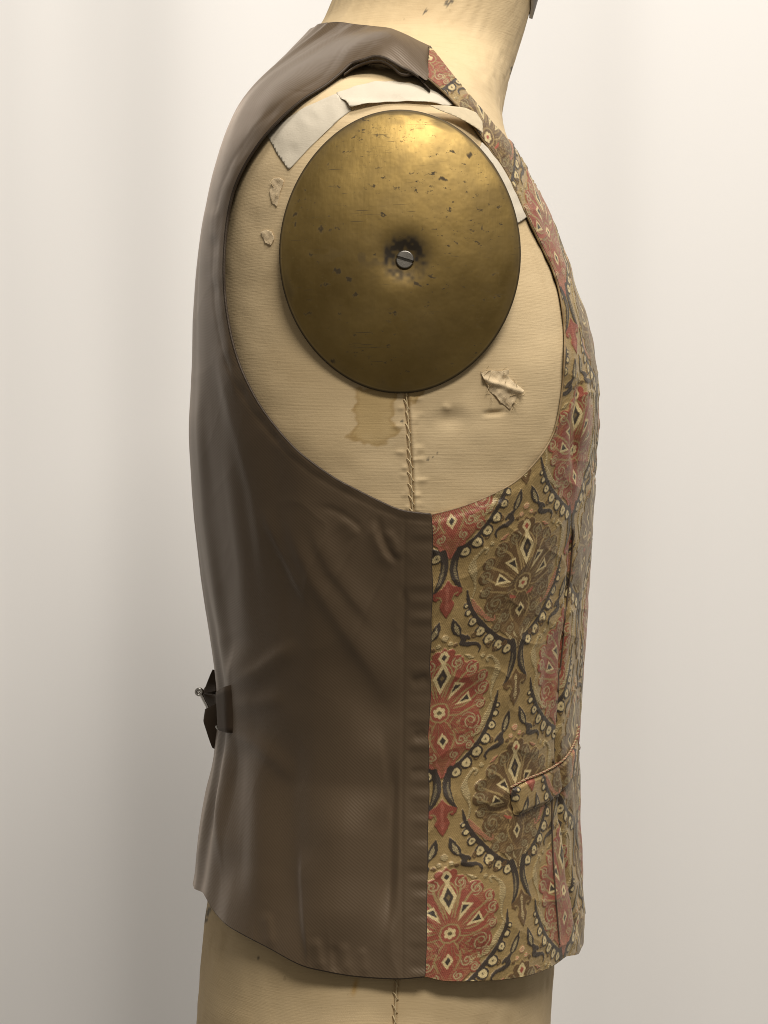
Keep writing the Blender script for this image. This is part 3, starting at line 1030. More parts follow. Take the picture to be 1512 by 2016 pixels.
class Canvas:
    def __init__(self):
        self.nx, self.ny = int(CX * RES), int((CY1 - CY0) * RES)
        self.rgb = np.zeros((self.ny, self.nx, 3))
        self.a = np.zeros((self.ny, self.nx))
        self.x = (np.arange(self.nx) + .5) / RES
        self.y = (np.arange(self.ny) + .5) / RES + CY0

    def win(self, x0, x1, y0, y1):
        i0, i1 = np.searchsorted(self.x, [x0, x1])
        j0, j1 = np.searchsorted(self.y, [y0, y1])
        X, Y = np.meshgrid(self.x[i0:i1], self.y[j0:j1])
        return slice(j0, j1), slice(i0, i1), X, Y

    def put(self, js, is_, d, c, stripe=None, op=1.0):
        if d.size == 0:
            return
        a = np.clip(.5 - d * 1.2, 0, 1) * op
        if stripe is not None:
            X, Y, ang, per, duty, c2 = stripe
            s = (X * math.cos(ang) + Y * math.sin(ang)) / per % 1.0
            k = np.clip((abs(s - .5) - (.5 - duty / 2)) * 8 + .5, 0, 1)[..., None]
            c = c * (1 - k) + c2 * k
        A = a[..., None]
        self.rgb[js, is_] = self.rgb[js, is_] * (1 - A) + c * A
        self.a[js, is_] = np.maximum(self.a[js, is_], a)

    def disc(self, x, y, r, c, stripe=None, ry=None):
        R = max(r, ry or 0) + 2
        js, is_, X, Y = self.win(x - R, x + R, y - R, y + R)
        d = np.hypot(X - x, (Y - y) * (r / (ry or r))) - r
        self.put(js, is_, d, c, None if stripe is None else (X, Y) + stripe)

    def line(self, pts, w, c, stripe=None, curve=True):
        pts = smooth_line(pts, 2.5) if curve and len(pts) > 2 else np.asarray(pts, float)
        w = np.interp(np.linspace(0, 1, len(pts)), np.linspace(0, 1, np.size(w)), np.atleast_1d(w)) if np.size(w) > 1 else np.full(len(pts), float(w))
        R = w.max() + 3
        js, is_, X, Y = self.win(pts[:, 0].min() - R, pts[:, 0].max() + R, pts[:, 1].min() - R, pts[:, 1].max() + R)
        best = np.full(X.shape, 1e9)
        for k in range(len(pts) - 1):
            a, b = pts[k], pts[k + 1]
            ab = b - a
            u = np.clip(((X - a[0]) * ab[0] + (Y - a[1]) * ab[1]) / (ab @ ab + 1e-9), 0, 1)
            best = np.minimum(best, np.hypot(X - a[0] - u * ab[0], Y - a[1] - u * ab[1]) - (w[k] * (1 - u) + w[k + 1] * u))
        self.put(js, is_, best, c, None if stripe is None else (X, Y) + stripe)

    def poly(self, pts, c, stripe=None, grow=0):
        pts = np.asarray(pts, float)
        R = 3 + abs(grow)
        js, is_, X, Y = self.win(pts[:, 0].min() - R, pts[:, 0].max() + R, pts[:, 1].min() - R, pts[:, 1].max() + R)
        if X.size == 0:
            return
        ins = in_poly(X, Y, pts)
        d = line_dist(X, Y, np.vstack([pts, pts[:1]]))[0]
        self.put(js, is_, np.where(ins, -d, d) - grow, c, None if stripe is None else (X, Y) + stripe)

    def spiral(self, x, y, r, c, w, turns=1.3, a0=0., s=1):
        th = np.linspace(0, turns * 2 * np.pi, 26)
        rad = r * (1 - .82 * th / th[-1])
        self.line(np.stack([x + rad * np.cos(a0 + s * th), y + rad * np.sin(a0 + s * th)], 1), w, c, curve=False)


def motif(kind):
    cv = Canvas()
    red = kind == 'red'
    body = CR if red else CB
    body2 = CR * .72 if red else CB * .78
    accent = CC if red else CP
    hatch = (1.1, 3.2, .5, CG * .7)
    hatch2 = (1.1, 3.0, .45, CG * .6 if red else CC * .8)
    # field of the medallion
    cv.poly([(0, 134), (10, 122), (24, 110), (44, 92), (66, 70), (80, 44), (84, 10), (74, -14), (70, -36), (60, -62), (40, -86), (18, -106), (0, -128), (-2, 0)],
            body * .6 + CG * .4, stripe=(1.3, 4.0, .45, body * .95 + CG * .05))
    for x, y, r in ((24, 97, 15), (53, 80, 15), (77, 58, 13), (80, 33, 15), (78, 2, 11), (56, -27, 22), (68, -48, 10), (34, -58, 14), (50, -73, 11), (20, -84, 11), (12, 118, 9)):
        cv.disc(x, y, r, body)
    cv.poly([(0, 132), (14, 112), (20, 92), (44, 70), (62, 46), (70, 18), (58, -8), (34, -14), (24, -40), (12, -70), (0, -90)], body)
    # open ground between the rays
    for p, w in (([(15, 22), (24, 46), (36, 66), (50, 78)], (1.2, 2.2, 2.0)), ([(9, 30), (14, 50), (22, 76), (25, 92)], (1.2, 2.4, 2.2)),
                 ([(24, 13), (44, 32), (62, 44), (76, 54)], (1, 2, 1.6)), ([(26, 3), (46, 6), (66, 20), (78, 30)], (1, 2, 1.6)),
                 ([(16, -8), (34, -10), (52, -4), (70, 2)], (1.2, 2, 1.4)), ([(8, -18), (18, -32), (22, -52), (14, -72)], (1.2, 1.8, 1.2)),
                 ([(0, 104), (12, 92), (17, 76), (10, 52), (4, 32)], (1.6, 1.4, 1.4))):
        cv.line(p, np.array(w), CG * .85)
    for k in range(9):        # fine rays of ground showing between the threads
        a = .2 + k * .155
        cv.line([(20 * math.cos(a), 20 * math.sin(a)), (62 * math.cos(a), 62 * math.sin(a))], np.array([.4, .9, .4]), CG * .75, curve=False)
    for k in range(10):
        a = -.15 - k * .14
        cv.line([(24 * math.cos(a), 24 * math.sin(a)), (74 * math.cos(a), 74 * math.sin(a))], np.array([.4, .8, .3]), CG * .7, curve=False)
    cv.line([(18, 0), (13, 13), (0, 18.5)], 1.7, CG * .85)
    cv.line([(18, 0), (13, -13), (0, -18.5)], 1.7, CG * .85)
    # scrolls
    for x, y, r, s, a0 in ((25, 97, 11, 1, 2.), (54, 80, 11, 1, 1.6), (77, 58, 9.5, 1, 1.2), (81, 33, 11, 1, .6), (77, 2, 8, -1, 0), (56, -27, 17, -1, .4), (68, -48, 7.5, -1, 0), (34, -58, 10, 1, 3.), (50, -73, 8, -1, 0), (20, -84, 8, 1, 2.)):
        cv.spiral(x, y, r * 1.32, CC * .62 if red else CC * .42, .9, .62, a0 + 2.6, s)
        cv.spiral(x, y, r, CC * .66 if red else CC * .40, 1.3, 1.35, a0, s)
    for x, y, a in ((60, 84, .3), (82, 62, .3), (88, 36, .2), (30, 102, .5), (74, -44, .8), (46, -60, .6), (84, 4, .4)):
        cv.line([(x - 4, y - 4), (x, y + 2), (x + 4, y + 4)], np.array([1.2, 2.6, 1.2]), CC * .85 if red else CC * .55, stripe=hatch)
    # fuzzy little leaves inside the lower bulb
    for k in range(15):
        a = k * 2.39
        r = 4 + 2.6 * k ** .8
        cv.line([(36 + r * math.cos(a), -34 + .9 * r * math.sin(a)), (38 + r * math.cos(a + .5), -35 + .9 * r * math.sin(a + .5))], 1.2, body2 if k % 2 else CG * .8, curve=False)
    if not red:
        cv.line([(14, -25), (22, -22), (27, -18)], np.array([2, 3.4, 1.2]), CR * 1.35)
    # diamonds, kites and flower
    cv.poly([(0, 100), (5, 96), (16, 71), (0, 36), (-2, 70)], CC)
    cv.poly([(0, 91), (9.5, 71), (0, 50), (-2, 70)], CD)
    cv.poly([(0, 77), (4, 71), (0, 64), (-1, 70)], CG * .45)
    cv.poly([(0, 126), (5, 124), (10.5, 113), (4, 102), (4, 96), (0, 96), (-2, 110)], CC)
    cv.poly([(0, 119.5), (5.5, 113), (0, 106), (-2, 113)], CD if red else CR * 1.25)
    cv.poly([(16, 22), (25, 57), (45, 51)], CC)
    cv.poly([(20.5, 35), (26, 52), (37.5, 48.5)], CD)
    cv.poly([(29, 9), (53, 33), (61, 12)], CC)
    cv.poly([(38, 14), (51.5, 27), (55.5, 15.5)], CD)
    for k in range(7):
        a = k * 2 * np.pi / 6 + np.pi / 6
        cv.disc(7.2 * math.cos(a), 7.2 * math.sin(a), 4.1, CC)
    cv.disc(0, 0, 7.5, CC)
    cv.disc(0, 0, 4, CG * .35 if red else CR * 1.3)
    cv.poly([(0, -38), (10.5, -53), (0, -69), (-2, -53)], CC)
    cv.poly([(0, -45), (5.6, -53), (0, -61), (-2, -53)], CD)
    # V of light strokes at the tip
    cv.line([(29, -88), (18, -106), (5, -119), (0, -130)], np.array([1.2, 3.6, 3.6, 1]), body)
    cv.line([(30, -90), (19, -104), (8, -114), (2, -128)], np.array([1, 2.6, 2.6, .8]), CP if red else CC, stripe=(0.6, 3.2, .4, body))
    cv.line([(12, -92), (10, -100), (4, -108)], np.array([.8, 2, .8]), CP * .8 if red else CC * .7)
    # chain of shields up to the neighbouring column
    sh = [(25, -122, 9.0), (45, -108, 9.6), (65, -91, 9.6), (83, -71, 9.0), (99, -48, 7.2), (109, -27, 5.2), (113.5, -12, 3.2)]
    band = [(7, -132), (20, -114), (40, -100), (59, -83), (76, -64), (92, -43), (103, -23), (109, -6), (113, 18)]
    cv.line(band, np.array([4, 5.2, 5.2, 5, 5, 5, 4.6, 4, 1.5]), CD)
    for x, y, r in sh:
        cv.disc(x, y, r + 2.6, CD)
    
    for x, y, r in sh:
        k = r / 9.6
        ux, uy = .69, .72
        P_ = [(-8.2, 4.5), (-7.6, -3), (-4.5, -8), (0, -9.6), (4.5, -8), (7.6, -3), (8.2, 4.5), (4, 7.4), (-4, 7.4)]
        ca, sa = math.cos(.8), math.sin(.8)
        cv.poly([(x + k * (a * ca - b * sa), y + k * (a * sa + b * ca)) for a, b in P_], CC)
        if r > 7:
            for a in (0.2, 1.25, 2.3):
                cv.line([(x - 2.6 * math.cos(a), y - 2.6 * math.sin(a)), (x + 2.6 * math.cos(a), y + 2.6 * math.sin(a))], .5, CD, curve=False)
    # crescents under the junction
    cv.line([(15, -112), (9.5, -132), (8.5, -150), (12, -168), (19, -184), (27, -195)], np.array([6, 7, 7.4, 7, 5, 1]), CD)
    cv.line([(11, -138), (10.5, -152), (14, -168), (19, -180)], np.array([.8, 2.2, 2.2, .8]), CC * .45, stripe=(1.2, 3, .5, CD * 1.6))
    # fleur under the junction (drawn above the next medallion)
    cv.poly([(0, 269), (9, 256), (27, 246), (27, 238), (19, 231), (13, 236), (9, 230), (14, 220), (9, 208), (0, 194), (-2, 230)], body * (.95 if red else 1.1))
    cv.line([(19, 240), (13, 238), (10, 230)], 1.4, CG * .8)
    cv.poly([(0, 258), (4, 252), (2.5, 246), (2.5, 224), (5, 218), (0, 206), (-2, 230)], CP * .8 if red else CC, stripe=(.8, 3.0, .45, body))
    # leaves and creeper
    cv.line([(12, 190), (17, 172), (24, 158), (29, 150)], np.array([.8, 7, 8.4, 2]), CD)
    cv.line([(16, 178), (20, 166), (25, 156)], np.array([.8, 4.2, 2]), CC * .8, stripe=(.9, 2.6, .35, CD))
    cv.line([(28, 152), (36, 142), (32, 134), (44, 129), (60, 126), (68, 118), (66, 109)], np.array([2.6, 6.5, 4.4, 5.2, 3.6, 3.2, 1.4]), CD * 1.1)
    cv.line([(40, 146), (46, 140)], 3, CD * 1.2)
    for x, y, r, a0 in ((86, 117, 7, .5), (99, 106, 5.5, 2.), (56, 143, 6, 1.), (118, 112, 6, 3.), (20, 132, 4, 0)):
        cv.spiral(x, y, r, CB * 1.1, 1.6, 1.2, a0, 1)
    # three dots
    st = (1.3, 3.6, .5, CG * .6 if red else CC)
    cv.disc(0, 152, 6.6, CC * .8 if red else CP, stripe=st)
    cv.disc(11, 138, 4.6, CC * .8 if red else CP, stripe=st)
    # hatched scroll border down the side
    hs = (1.35, 3.4, .5, CG * .55)
    bc = CC * .92
    cv.line([(87, 84), (84, 90), (90, 94), (97, 88), (106, 76), (108, 60), (103, 40), (99, 18), (102, 2), (106, -4)], np.array([2, 3, 2.6, 4, 7, 6.4, 3, 2.2, 2, 1]), bc, stripe=hs)
    cv.disc(75, 99, 4.5, bc, stripe=hs)
    cv.line([(102, -4), (97, -16), (88, -30), (76, -44), (64, -55), (56, -56), (56, -48)], np.array([2, 4.4, 5.6, 4.6, 3.2, 3, 1.2]), bc if red else CP, stripe=hs)
    cv.poly([(38, 110), (50, 106), (60, 98), (48, 98)], bc if red else CP, stripe=hs)
    return cv


def build_tile():
    nx, ny = int(PW * RES), int(PH * RES)
    x = (np.arange(nx) + .5) / RES
    y = (np.arange(ny) + .5) / RES
    X, Y = np.meshgrid(x, y)
    rgb = np.broadcast_to(CG, (ny, nx, 3)).copy()
    alpha = np.zeros((ny, nx))
    for cv, cx, cy in ((motif('brown'), PW / 2, PH / 2), (motif('red'), 0., 0.)):
        da = np.abs((X - cx + PW / 2) % PW - PW / 2)
        for sh in (-PH, 0, PH):
            db = (Y - cy + PH / 2) % PH - PH / 2 + sh
            i = np.clip((da * RES).astype(int), 0, cv.nx - 1)
            j = ((db - CY0) * RES).astype(int)
            ok = (j >= 0) & (j < cv.ny) & (da < CX - 1)
            j = np.clip(j, 0, cv.ny - 1)
            a = (cv.a[j, i] * ok)
            A = a[..., None]
            rgb = rgb * (1 - A) + cv.rgb[j, i] * A
            alpha = np.maximum(alpha, a)
    return rgb, alpha


TILE, TALPHA = build_tile()


def sample_tile(u, v):
    ny, nx = TALPHA.shape
    fx, fy = (u * RES - .5) % nx, (v * RES - .5) % ny
    i, j = fx.astype(int), fy.astype(int)
    a, b = fx - i, fy - j
    i, j = i % nx, j % ny
    i1, j1 = (i + 1) % nx, (j + 1) % ny
    def g(T):
        A, B = (a[:, None], b[:, None]) if T.ndim == 3 else (a, b)
        return (T[j, i] * (1 - A) + T[j, i1] * A) * (1 - B) + (T[j1, i] * (1 - A) + T[j1, i1] * A) * B
    return g(TILE), g(TALPHA)


FPX = 3640.0                               # pattern units per metre of cloth
_ax = inv_front([(886, 1839)])[0]
A0, B0 = arc(_ax[:1], _ax[1:])[0], _ax[1]
# where the red column's axis runs on the cloth
_axp = inv_front([(886, 1839), (871, 1605), (866, 1390), (880, 1180), (891, 1078)])
_AXA, _AXT = arc(_axp[:, 0], _axp[:, 1]), _axp[:, 1]
_o = np.argsort(_AXT)
_AXA, _AXT = _AXA[_o], _AXT[_o]


def cloth_uv(q, t, px, py):
    """pattern coordinates of the draped front; the dart swallows a strip of cloth"""
    a = (arc(q, t) - np.interp(t, _AXT, _AXA)) * FPX
    b = (t - B0) * FPX
    dp = np.array(DART, float)
    xd = np.interp(py, dp[:, 1], dp[:, 0])
    swallow = 62 * sstep(1040, 1130, py) * (1 - .35 * sstep(1300, 1880, py))
    a = a + np.where((px > xd) & (py > 1040), swallow, 0)
    b = b - np.interp(t, [-.24, -.02], [.14, .28]) * a
    a = a / 1.07
    return a, b


def wrinkle_uv(a, b):
    a, b = a + 1.5 * (vnoise(a * .4, b * .4, 103) - .5), b + 1.5 * (vnoise(a * .4, b * .4, 104) - .5)
    return a + 5 * (vnoise(a * .011 + 7, b * .011 + 3, 101) - .5), b + 5 * (vnoise(a * .011 + 70, b * .011 + 3, 102) - .5)


# ------------------------------------------------------------------ waistcoat
vest = empty('waistcoat', (0, 0, -.27), 'brown satin and red gold brocade waistcoat buttoned on the dress form', 'waistcoat')

SIDE_SEAM = [(848, 1014), (851, 1060), (849, 1110), (851, 1160), (848, 1215), (848, 1260), (845, 1310), (847, 1350), (845, 1400), (842, 1450), (844, 1490), (842, 1520), (844, 1560), (841, 1640), (841, 1700), (839, 1780), (839, 1850), (836, 1922)]
HEM_BACK = [(836, 1922), (780, 1926), (700, 1921), (640, 1911), (590, 1898), (530, 1866), (480, 1840), (445, 1819), (420, 1792), (408, 1772), (400, 1758)]
HEM_FRONT = [(836, 1922), (880, 1931), (960, 1930), (1020, 1924), (1060, 1914), (1090, 1900), (1112, 1884)]
COLLAR_BACK = [(640, 45), (668, 44), (700, 48), (740, 52), (770, 56), (800, 68), (822, 79), (846, 90)]
NECK_FRONT = [(846, 90), (868, 118), (890, 146), (915, 176), (940, 206), (960, 230), (974, 248)]
SHOULDER = [(846, 90), (843, 120), (843, 153)]


def qt(points):
    return np.array([(math.radians(p) * Q, float(t_of_z(z))) for p, z in points])


arm_b = inv_back(smooth_line(ARM_BACK, 4))
seam_b = inv_back(smooth_line(SIDE_SEAM, 6))
hem_b = inv_back(smooth_line(HEM_BACK, 5))
col_b = inv_back(smooth_line(COLLAR_BACK, 4))
sho_b = inv_back(smooth_line(SHOULDER, 4))
PAD = math.radians(180.25) * Q
hem_tail = qt([(175, -.2275), (180.25, -.2265)])
top_tail = np.array([(PAD, col_b[0, 1] + .001), (math.radians(172) * Q, col_b[0, 1] + .001)])
back_poly = np.vstack([arm_b, seam_b[1:], hem_b[1:], hem_tail, top_tail, col_b, sho_b[1:-1]])

arm_f = inv_front(smooth_line(ARM_FRONT, 4))
seam_f = inv_front(smooth_line([(x - 3, y) for x, y in SIDE_SEAM], 6))
hem_f = inv_front(smooth_line(HEM_FRONT, 5))
nek_f = inv_front(smooth_line(NECK_FRONT, 4))
sho_f = inv_front(smooth_line(SHOULDER, 4))
front_tail = qt([(28, -.259), (14, -.2555), (4, -.246), (-.5, -.236), (-.5, .045)])
_p0, _z0 = nek_f[-1, 0] / Q, float(z_of_t(nek_f[-1, 1]))
_s = np.linspace(0, .97, 24)
v_edge = np.stack([(math.radians(1.5) + (_p0 - math.radians(1.5)) * _s ** 1.7) * Q, t_of_z(.062 + (_z0 - .062) * _s)], 1)
front_tail = np.vstack([front_tail, v_edge])
front_poly = np.vstack([seam_f, hem_f[1:], front_tail, nek_f[::-1], sho_f[1:], arm_f[::-1][1:-1]])


def edge_tube(qts, side, r, extra=0.0, taper=True):
    P, n = vest_pos(qts[:, 0], qts[:, 1], side, extra)
    return tube(P, r, 8)


def mirrored(o, name, parent):
    c = o.copy()
    coll.objects.link(c)
    c.name = name
    c.parent = parent
    c.scale = (1, -1, 1)
    return c


# satin back
qb = lines_var(back_poly[:, 0].min() - .001, PAD + .0005, lambda q: .0007 if q / Q < 2.5 else .0008)
tb = lines_var(back_poly[:, 1].min() - .001, back_poly[:, 1].max() + .001, lambda t: .00085)
q, t, F, out = cut(back_poly, qb, tb)
P, n = vest_pos(q, t, 'back')
uv = np.stack([arc(q, t), t], 1)
bp = part('back_panel', mesh_np('back_panel', P, F, uv=uv), M_SATIN, vest)
bp['label'] = 'smooth taupe brown satin back'
mirrored(bp, 'back_panel', vest)
# inside of the back: a darker layer just under it, with its own wavy fold along the strap
q, t, F, out = cut(back_poly, lines(back_poly[:, 0].min(), PAD, .003), lines(back_poly[:, 1].min(), back_poly[:, 1].max(), .002))
P, n = vest_pos(q, t, 'back', -.0011)
ln = part('lining', mesh_np('lining', P, F, uv=np.stack([arc(q, t), t], 1)), M_LINING, vest)
mirrored(ln, 'lining', vest)
# rolled edges of the back, coloured dark to draw the shadow line there
def edge(name, qts, side, r, extra, mat):
    c, f = edge_tube(qts, side, r, extra)
    o = part(name, mesh_np(name, c, f, uv=c[:, [0, 2]]), mat, vest)
    mirrored(o, name, vest)


edge('armhole_edge', arm_b[6:], 'back', .0008, -.0009, M_LINING)
edge('hem_edge', hem_b, 'back', .0008, -.0009, M_LINING)
edge('side_seam_edge', seam_b, 'back', .0006, -.0007, M_LINING)
edge('collar_edge', col_b, 'back', .0008, -.0008, M_LINING)
edge('shoulder_seam_edge', sho_b, 'back', .0005, -.0005, M_LINING)
# the facing that sags below the strap edge at the shoulder
sag = np.array([(676, 138), (700, 122), (730, 112), (752, 112), (772, 122), (788, 136), (802, 139), (820, 138), (836, 155), (850, 170)])
qs = inv_back(smooth_line(sag, 3))
Pk, nk = vest_pos(qs[:, 0], qs[:, 1], 'back', -.002)
rows = [Pk + np.array([0, .020, .002]), Pk + np.array([0, .008, .001]), Pk, Pk + np.array([0, .0004, -.0008]), Pk + np.array([0, .006, -.0006])]
G = np.stack(rows)
k_, m_ = G.shape[:2]
i, j = np.meshgrid(np.arange(k_ - 1), np.arange(m_ - 1), indexing='ij')
F = np.stack([i * m_ + j, i * m_ + j + 1, (i + 1) * m_ + j + 1, (i + 1) * m_ + j], -1).reshape(-1, 4)
part('strap_facing', mesh_np('strap_facing', G.reshape(-1, 3), F, uv=G.reshape(-1, 3)[:, [0, 2]]), M_LINING, vest)

# brocade front
qf = lines_var(front_poly[:, 0].min() - .001, front_poly[:, 0].max() + .001, lambda q: .00036 if q / Q > .75 else (.0005 if q / Q > .4 else .001))
tf = lines_var(front_poly[:, 1].min() - .001, front_poly[:, 1].max() + .001, lambda t: .00042)
q, t, F, out = cut(front_poly, qf, tf)
Pb, nb = surf(q, t)
px, py = proj(Pb + nb * 3 * MM)
a, b = cloth_uv(q, t, px, py)
a, b = wrinkle_uv(a, b)
col, al = sample_tile(a, b)
col = col * (1 + .34 * (vnoise(a * .16, b * .8, 105) - .5) + .22 * (vnoise(a * .9, b * .9, 106) - .5))[:, None]
d = standoff(px, py, q, z_of_t(t), 'front') + .0004 * al
P = Pb + nb * d[:, None]
fp = part('front_panel', mesh_np('front_panel', P, F, uv=np.stack([a, b], 1) / FPX, col=col, attrs={'gloss': 1 - .75 * al}), M_BROC, vest)
fp['label'] = 'gold brocade front woven with red and brown medallions'
mirrored(fp, 'front_panel', vest)
GOLD = mat_plain('gold_edge_thread', (.24, .165, .08), .6, 0, 260, .5, .3)
edge('armhole_edge', arm_f, 'front', .0006, -.0004, GOLD)
edge('hem_edge', hem_f, 'front', .0008, -.0009, GOLD)
edge('neckline_edge', nek_f, 'front', .0008, -.0008, GOLD)
edge('neckline_edge', v_edge, 'front', .0008, -.0009, GOLD)
q, t, F, out = cut(front_poly, lines(front_poly[:, 0].min(), front_poly[:, 0].max(), .003), lines(front_poly[:, 1].min(), front_poly[:, 1].max(), .002))
P, n = vest_pos(q, t, 'front', -.0012)
ln = part('lining', mesh_np('lining', P, F, uv=np.stack([arc(q, t), t], 1)), M_LINING, vest)
mirrored(ln, 'lining', vest)
# dark thread lying in the dart
dq = inv_front(smooth_line(DART, 4))
c, f = edge_tube(dq, 'front', .00045, .0009)
part('dart_seam', mesh_np('dart_seam', c, f), M_DARKTH, vest)

# pocket welt with a twisted cord along its mouth
W_TOP = [(1001, 1549), (1030, 1533), (1062, 1520), (1092, 1503), (1114, 1484), (1130, 1458), (1137, 1430)]
W_BOT = [(1136, 1492), (1128, 1522), (1112, 1548), (1092, 1568), (1075, 1582), (1045, 1592), (1012, 1604), (1004, 1580)]
wpoly = inv_front(smooth_line(W_TOP + W_BOT + W_TOP[:1], 3))[:-1]
q, t, F, out = cut(wpoly, lines(wpoly[:, 0].min() - .001, wpoly[:, 0].max() + .001, .0004), lines(wpoly[:, 1].min() - .001, wpoly[:, 1].max() + .001, .0004))
Pb, nb = surf(q, t)
px, py = proj(Pb + nb * 3 * MM)
ed = line_dist(q, t, np.vstack([wpoly, wpoly[:1]]))[0]
a, b = cloth_uv(q, t, px, py)
a, b = wrinkle_uv(a + 118, b - 40)
col, al = sample_tile(a, b)
col = col * (1 + .34 * (vnoise(a * .16, b * .8, 105) - .5) + .22 * (vnoise(a * .9, b * .9, 106) - .5))[:, None]
d = standoff(px, py, q, z_of_t(t), 'front') + .0006 + (.0022 * sstep(0, .003, ed)) * (1 - .85 * sstep(1100, 1132, px)) + .0006 * gauss(px - 1010, 14) + .0004 * al
P = Pb + nb * d[:, None]
welt = part('pocket_welt', mesh_np('pocket_welt', P, F, uv=np.stack([a, b], 1) / FPX, col=col, attrs={'gloss': 1 - .75 * al}), M_BROC, vest)
wl = inv_front(smooth_line(W_TOP, 3))
wx = proj(vest_pos(wl[:, 0], wl[:, 1], 'front')[0])[0]
Pc, nc = vest_pos(wl[:, 0], wl[:, 1], 'front', .0021 - .0012 * sstep(1100, 1132, wx))
Pc = resample(Pc, .0004)
u = np.arange(len(Pc)) * .0004
T = np.gradient(Pc, axis=0)
T /= np.linalg.norm(T, axis=1, keepdims=True)
N1 = np.cross(T, [0, -1, 0])
N1 /= np.linalg.norm(N1, axis=1, keepdims=True)
N2 = np.cross(T, N1)
M_CORD = [mat_plain('cream_cord', (.42, .32, .17), .6, 0, 500, .3), mat_plain('russet_cord', (.24, .10, .06), .7, 0, 500, .3)]
for k in range(2):
    w = 2 * np.pi * u / .0032 + k * np.pi + 3 * vnoise(u * 160, u * 0, 125)
    c, f = tube(Pc + .00032 * (np.cos(w)[:, None] * N1 + np.sin(w)[:, None] * N2), .00042 * (.8 + .5 * vnoise(u * 900, u * 0, 120 + k)), 6)
    part('cord_strand', mesh_np('cord_strand', c, f), M_CORD[k], welt)

# cloth button at the meeting of the fronts
def dome(c, ax, r, h, n=24):
    ax = np.array(ax, float)
    ax /= np.linalg.norm(ax)
    e1 = np.cross(ax, [0, 0, 1.0])
    e1 /= np.linalg.norm(e1)
    e2 = np.cross(ax, e1)
    a = np.linspace(0, 2 * np.pi, n, endpoint=False)
    pr = [(.55, -.6), (.98, -.25), (1, .05), (.93, .4), (.75, .7), (.45, .92), (.15, 1), (.01, 1.0)]
    G = np.stack([np.array(c) + r * k * (np.cos(a)[:, None] * e1 + np.sin(a)[:, None] * e2) + ax * h * z for k, z in pr])
    i, j = np.meshgrid(np.arange(len(pr) - 1), np.arange(n), indexing='ij')
    return G.reshape(-1, 3), np.stack([i * n + j, i * n + (j + 1) % n, (i + 1) * n + (j + 1) % n, (i + 1) * n + j], -1).reshape(-1, 4)


qB, tB = np.array([math.radians(1.5) * Q]), np.array([t_of_z(.054)])
Pq, nq = vest_pos(qB, tB, 'front', .002)
c, f = dome(Pq[0], nq[0], .0065, .003)
part('button', mesh_np('button', c, f), GOLD, vest)


# cinch strap and wire buckle at the middle of the back
def ribbon(path, widthvec, thick, name, mat, parent):
    """path (n,3) centre line, widthvec (n,3) half width vectors"""
    path, wv = np.asarray(path, float), np.asarray(widthvec, float)
    dd = np.r_[0, np.cumsum(np.linalg.norm(np.diff(path, axis=0), axis=1))]
    s = np.linspace(0, dd[-1], 40)
    sm = lambda A: np.stack([np.convolve(np.pad(np.interp(s, dd, A[:, k]), 2, mode='edge'), [.1, .2, .4, .2, .1], 'valid') for k in range(3)], 1)
    p, w = sm(path), sm(wv)
    cols = np.linspace(-1, 1, 9)
    G = p[:, None] + w[:, None] * cols[None, :, None]
    n_, m_ = len(p), len(cols)
    i, j = np.meshgrid(np.arange(n_ - 1), np.arange(m_ - 1), indexing='ij')
    F = np.stack([i * m_ + j, i * m_ + j + 1, (i + 1) * m_ + j + 1, (i + 1) * m_ + j], -1).reshape(-1, 4)
    o = part(name, mesh_np(name, G.reshape(-1, 3), F), mat, parent)
    sl = o.modifiers.new('thickness', 'SOLIDIFY')
    sl.thickness = thick
    sl.offset = 0
    return o


def at(px, py, y):
    s = PPM * CAM_D / (CAM_D + y)
    return np.array([(px - 756) / s, y, (1008 - py) / s])


vm = lambda a, b: (np.array(a) + np.array(b)) / 2
hw = lambda a, b: (np.array(a) - np.array(b)) / 2


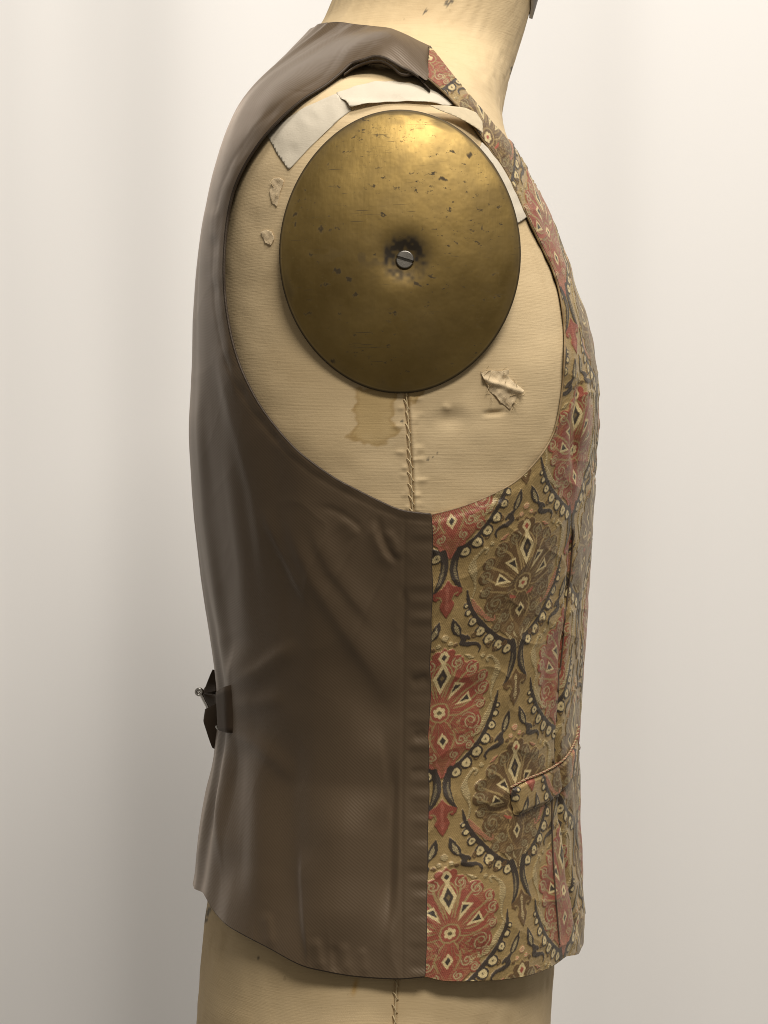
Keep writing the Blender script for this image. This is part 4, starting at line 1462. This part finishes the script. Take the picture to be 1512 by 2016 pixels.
def strip(pairs, thick, name, mat, parent):
    return ribbon([vm(a, b) for a, b in pairs], [hw(a, b) for a, b in pairs], thick, name, mat, parent)


def sp(px, py, off):
    k = inv_back([(px, py)])
    return vest_pos(k[:, 0], k[:, 1], 'back', off)[0][0]


strap = strip([(sp(463, 1352, -.014), sp(464, 1438, -.014)), (sp(455, 1347, -.0002), sp(458, 1443, -.0002)), (sp(449, 1351, .0016), sp(453, 1442, .0016)), (sp(439, 1361, .0035), sp(442, 1437, .0035)), (at(427, 1368, -.030), at(434, 1426, -.030)),
               (at(400, 1366, -.016), at(420, 1410, -.016))], .0016, 'cinch_strap', M_STRAP, vest)
strip([(at(432, 1352, .030), at(432, 1400, .030)), (at(418, 1344, .018), at(420, 1394, .018)), (at(406, 1352, .006), at(414, 1396, .006)), (at(397, 1366, -.004), at(412, 1398, -.004))], .0016, 'strap_end', M_STRAP, vest)
strip([(at(401, 1368, -.012), at(427, 1362, -.020)), (at(409, 1344, -.008), at(427, 1350, -.012)), (at(419, 1318, -.006), at(424, 1320, -.006))], .0016, 'strap_fold', M_STRAP, vest)
strip([(at(406, 1396, -.030), at(437, 1378, -.040)), (at(402, 1420, -.032), at(438, 1415, -.040)), (at(410, 1445, -.033), at(431, 1440, -.038)), (at(419, 1473, -.034), at(424, 1475, -.034))], .0018, 'strap_tail', M_STRAP, vest)
bk = [at(392, 1362, -.016), at(410, 1396, -.030), at(420, 1412, -.022), at(398, 1372, .008)]
loop = np.array(bk + bk[:1])
c1 = tube(resample(loop, .001), .0011, 8, caps=False)
hook = np.array([at(392 + 6 * math.cos(a), 1362 + 6 * math.sin(a), -.018) for a in np.linspace(0, 2 * np.pi, 20)])
c2 = tube(hook, .0010, 8, caps=False)
hook2 = np.array([at(433 + 6 * math.cos(a), 1431 + 4 * math.sin(a), -.052) for a in np.linspace(-.4, np.pi + .4, 16)])
c, f = merge([c1, c2])
buckle = part('buckle', mesh_np('buckle', c, f), M_CHROME, strap)
c, f = tube(hook2, .0008, 8)
part('buckle_prong', mesh_np('buckle_prong', c, f), M_CHROME, strap)
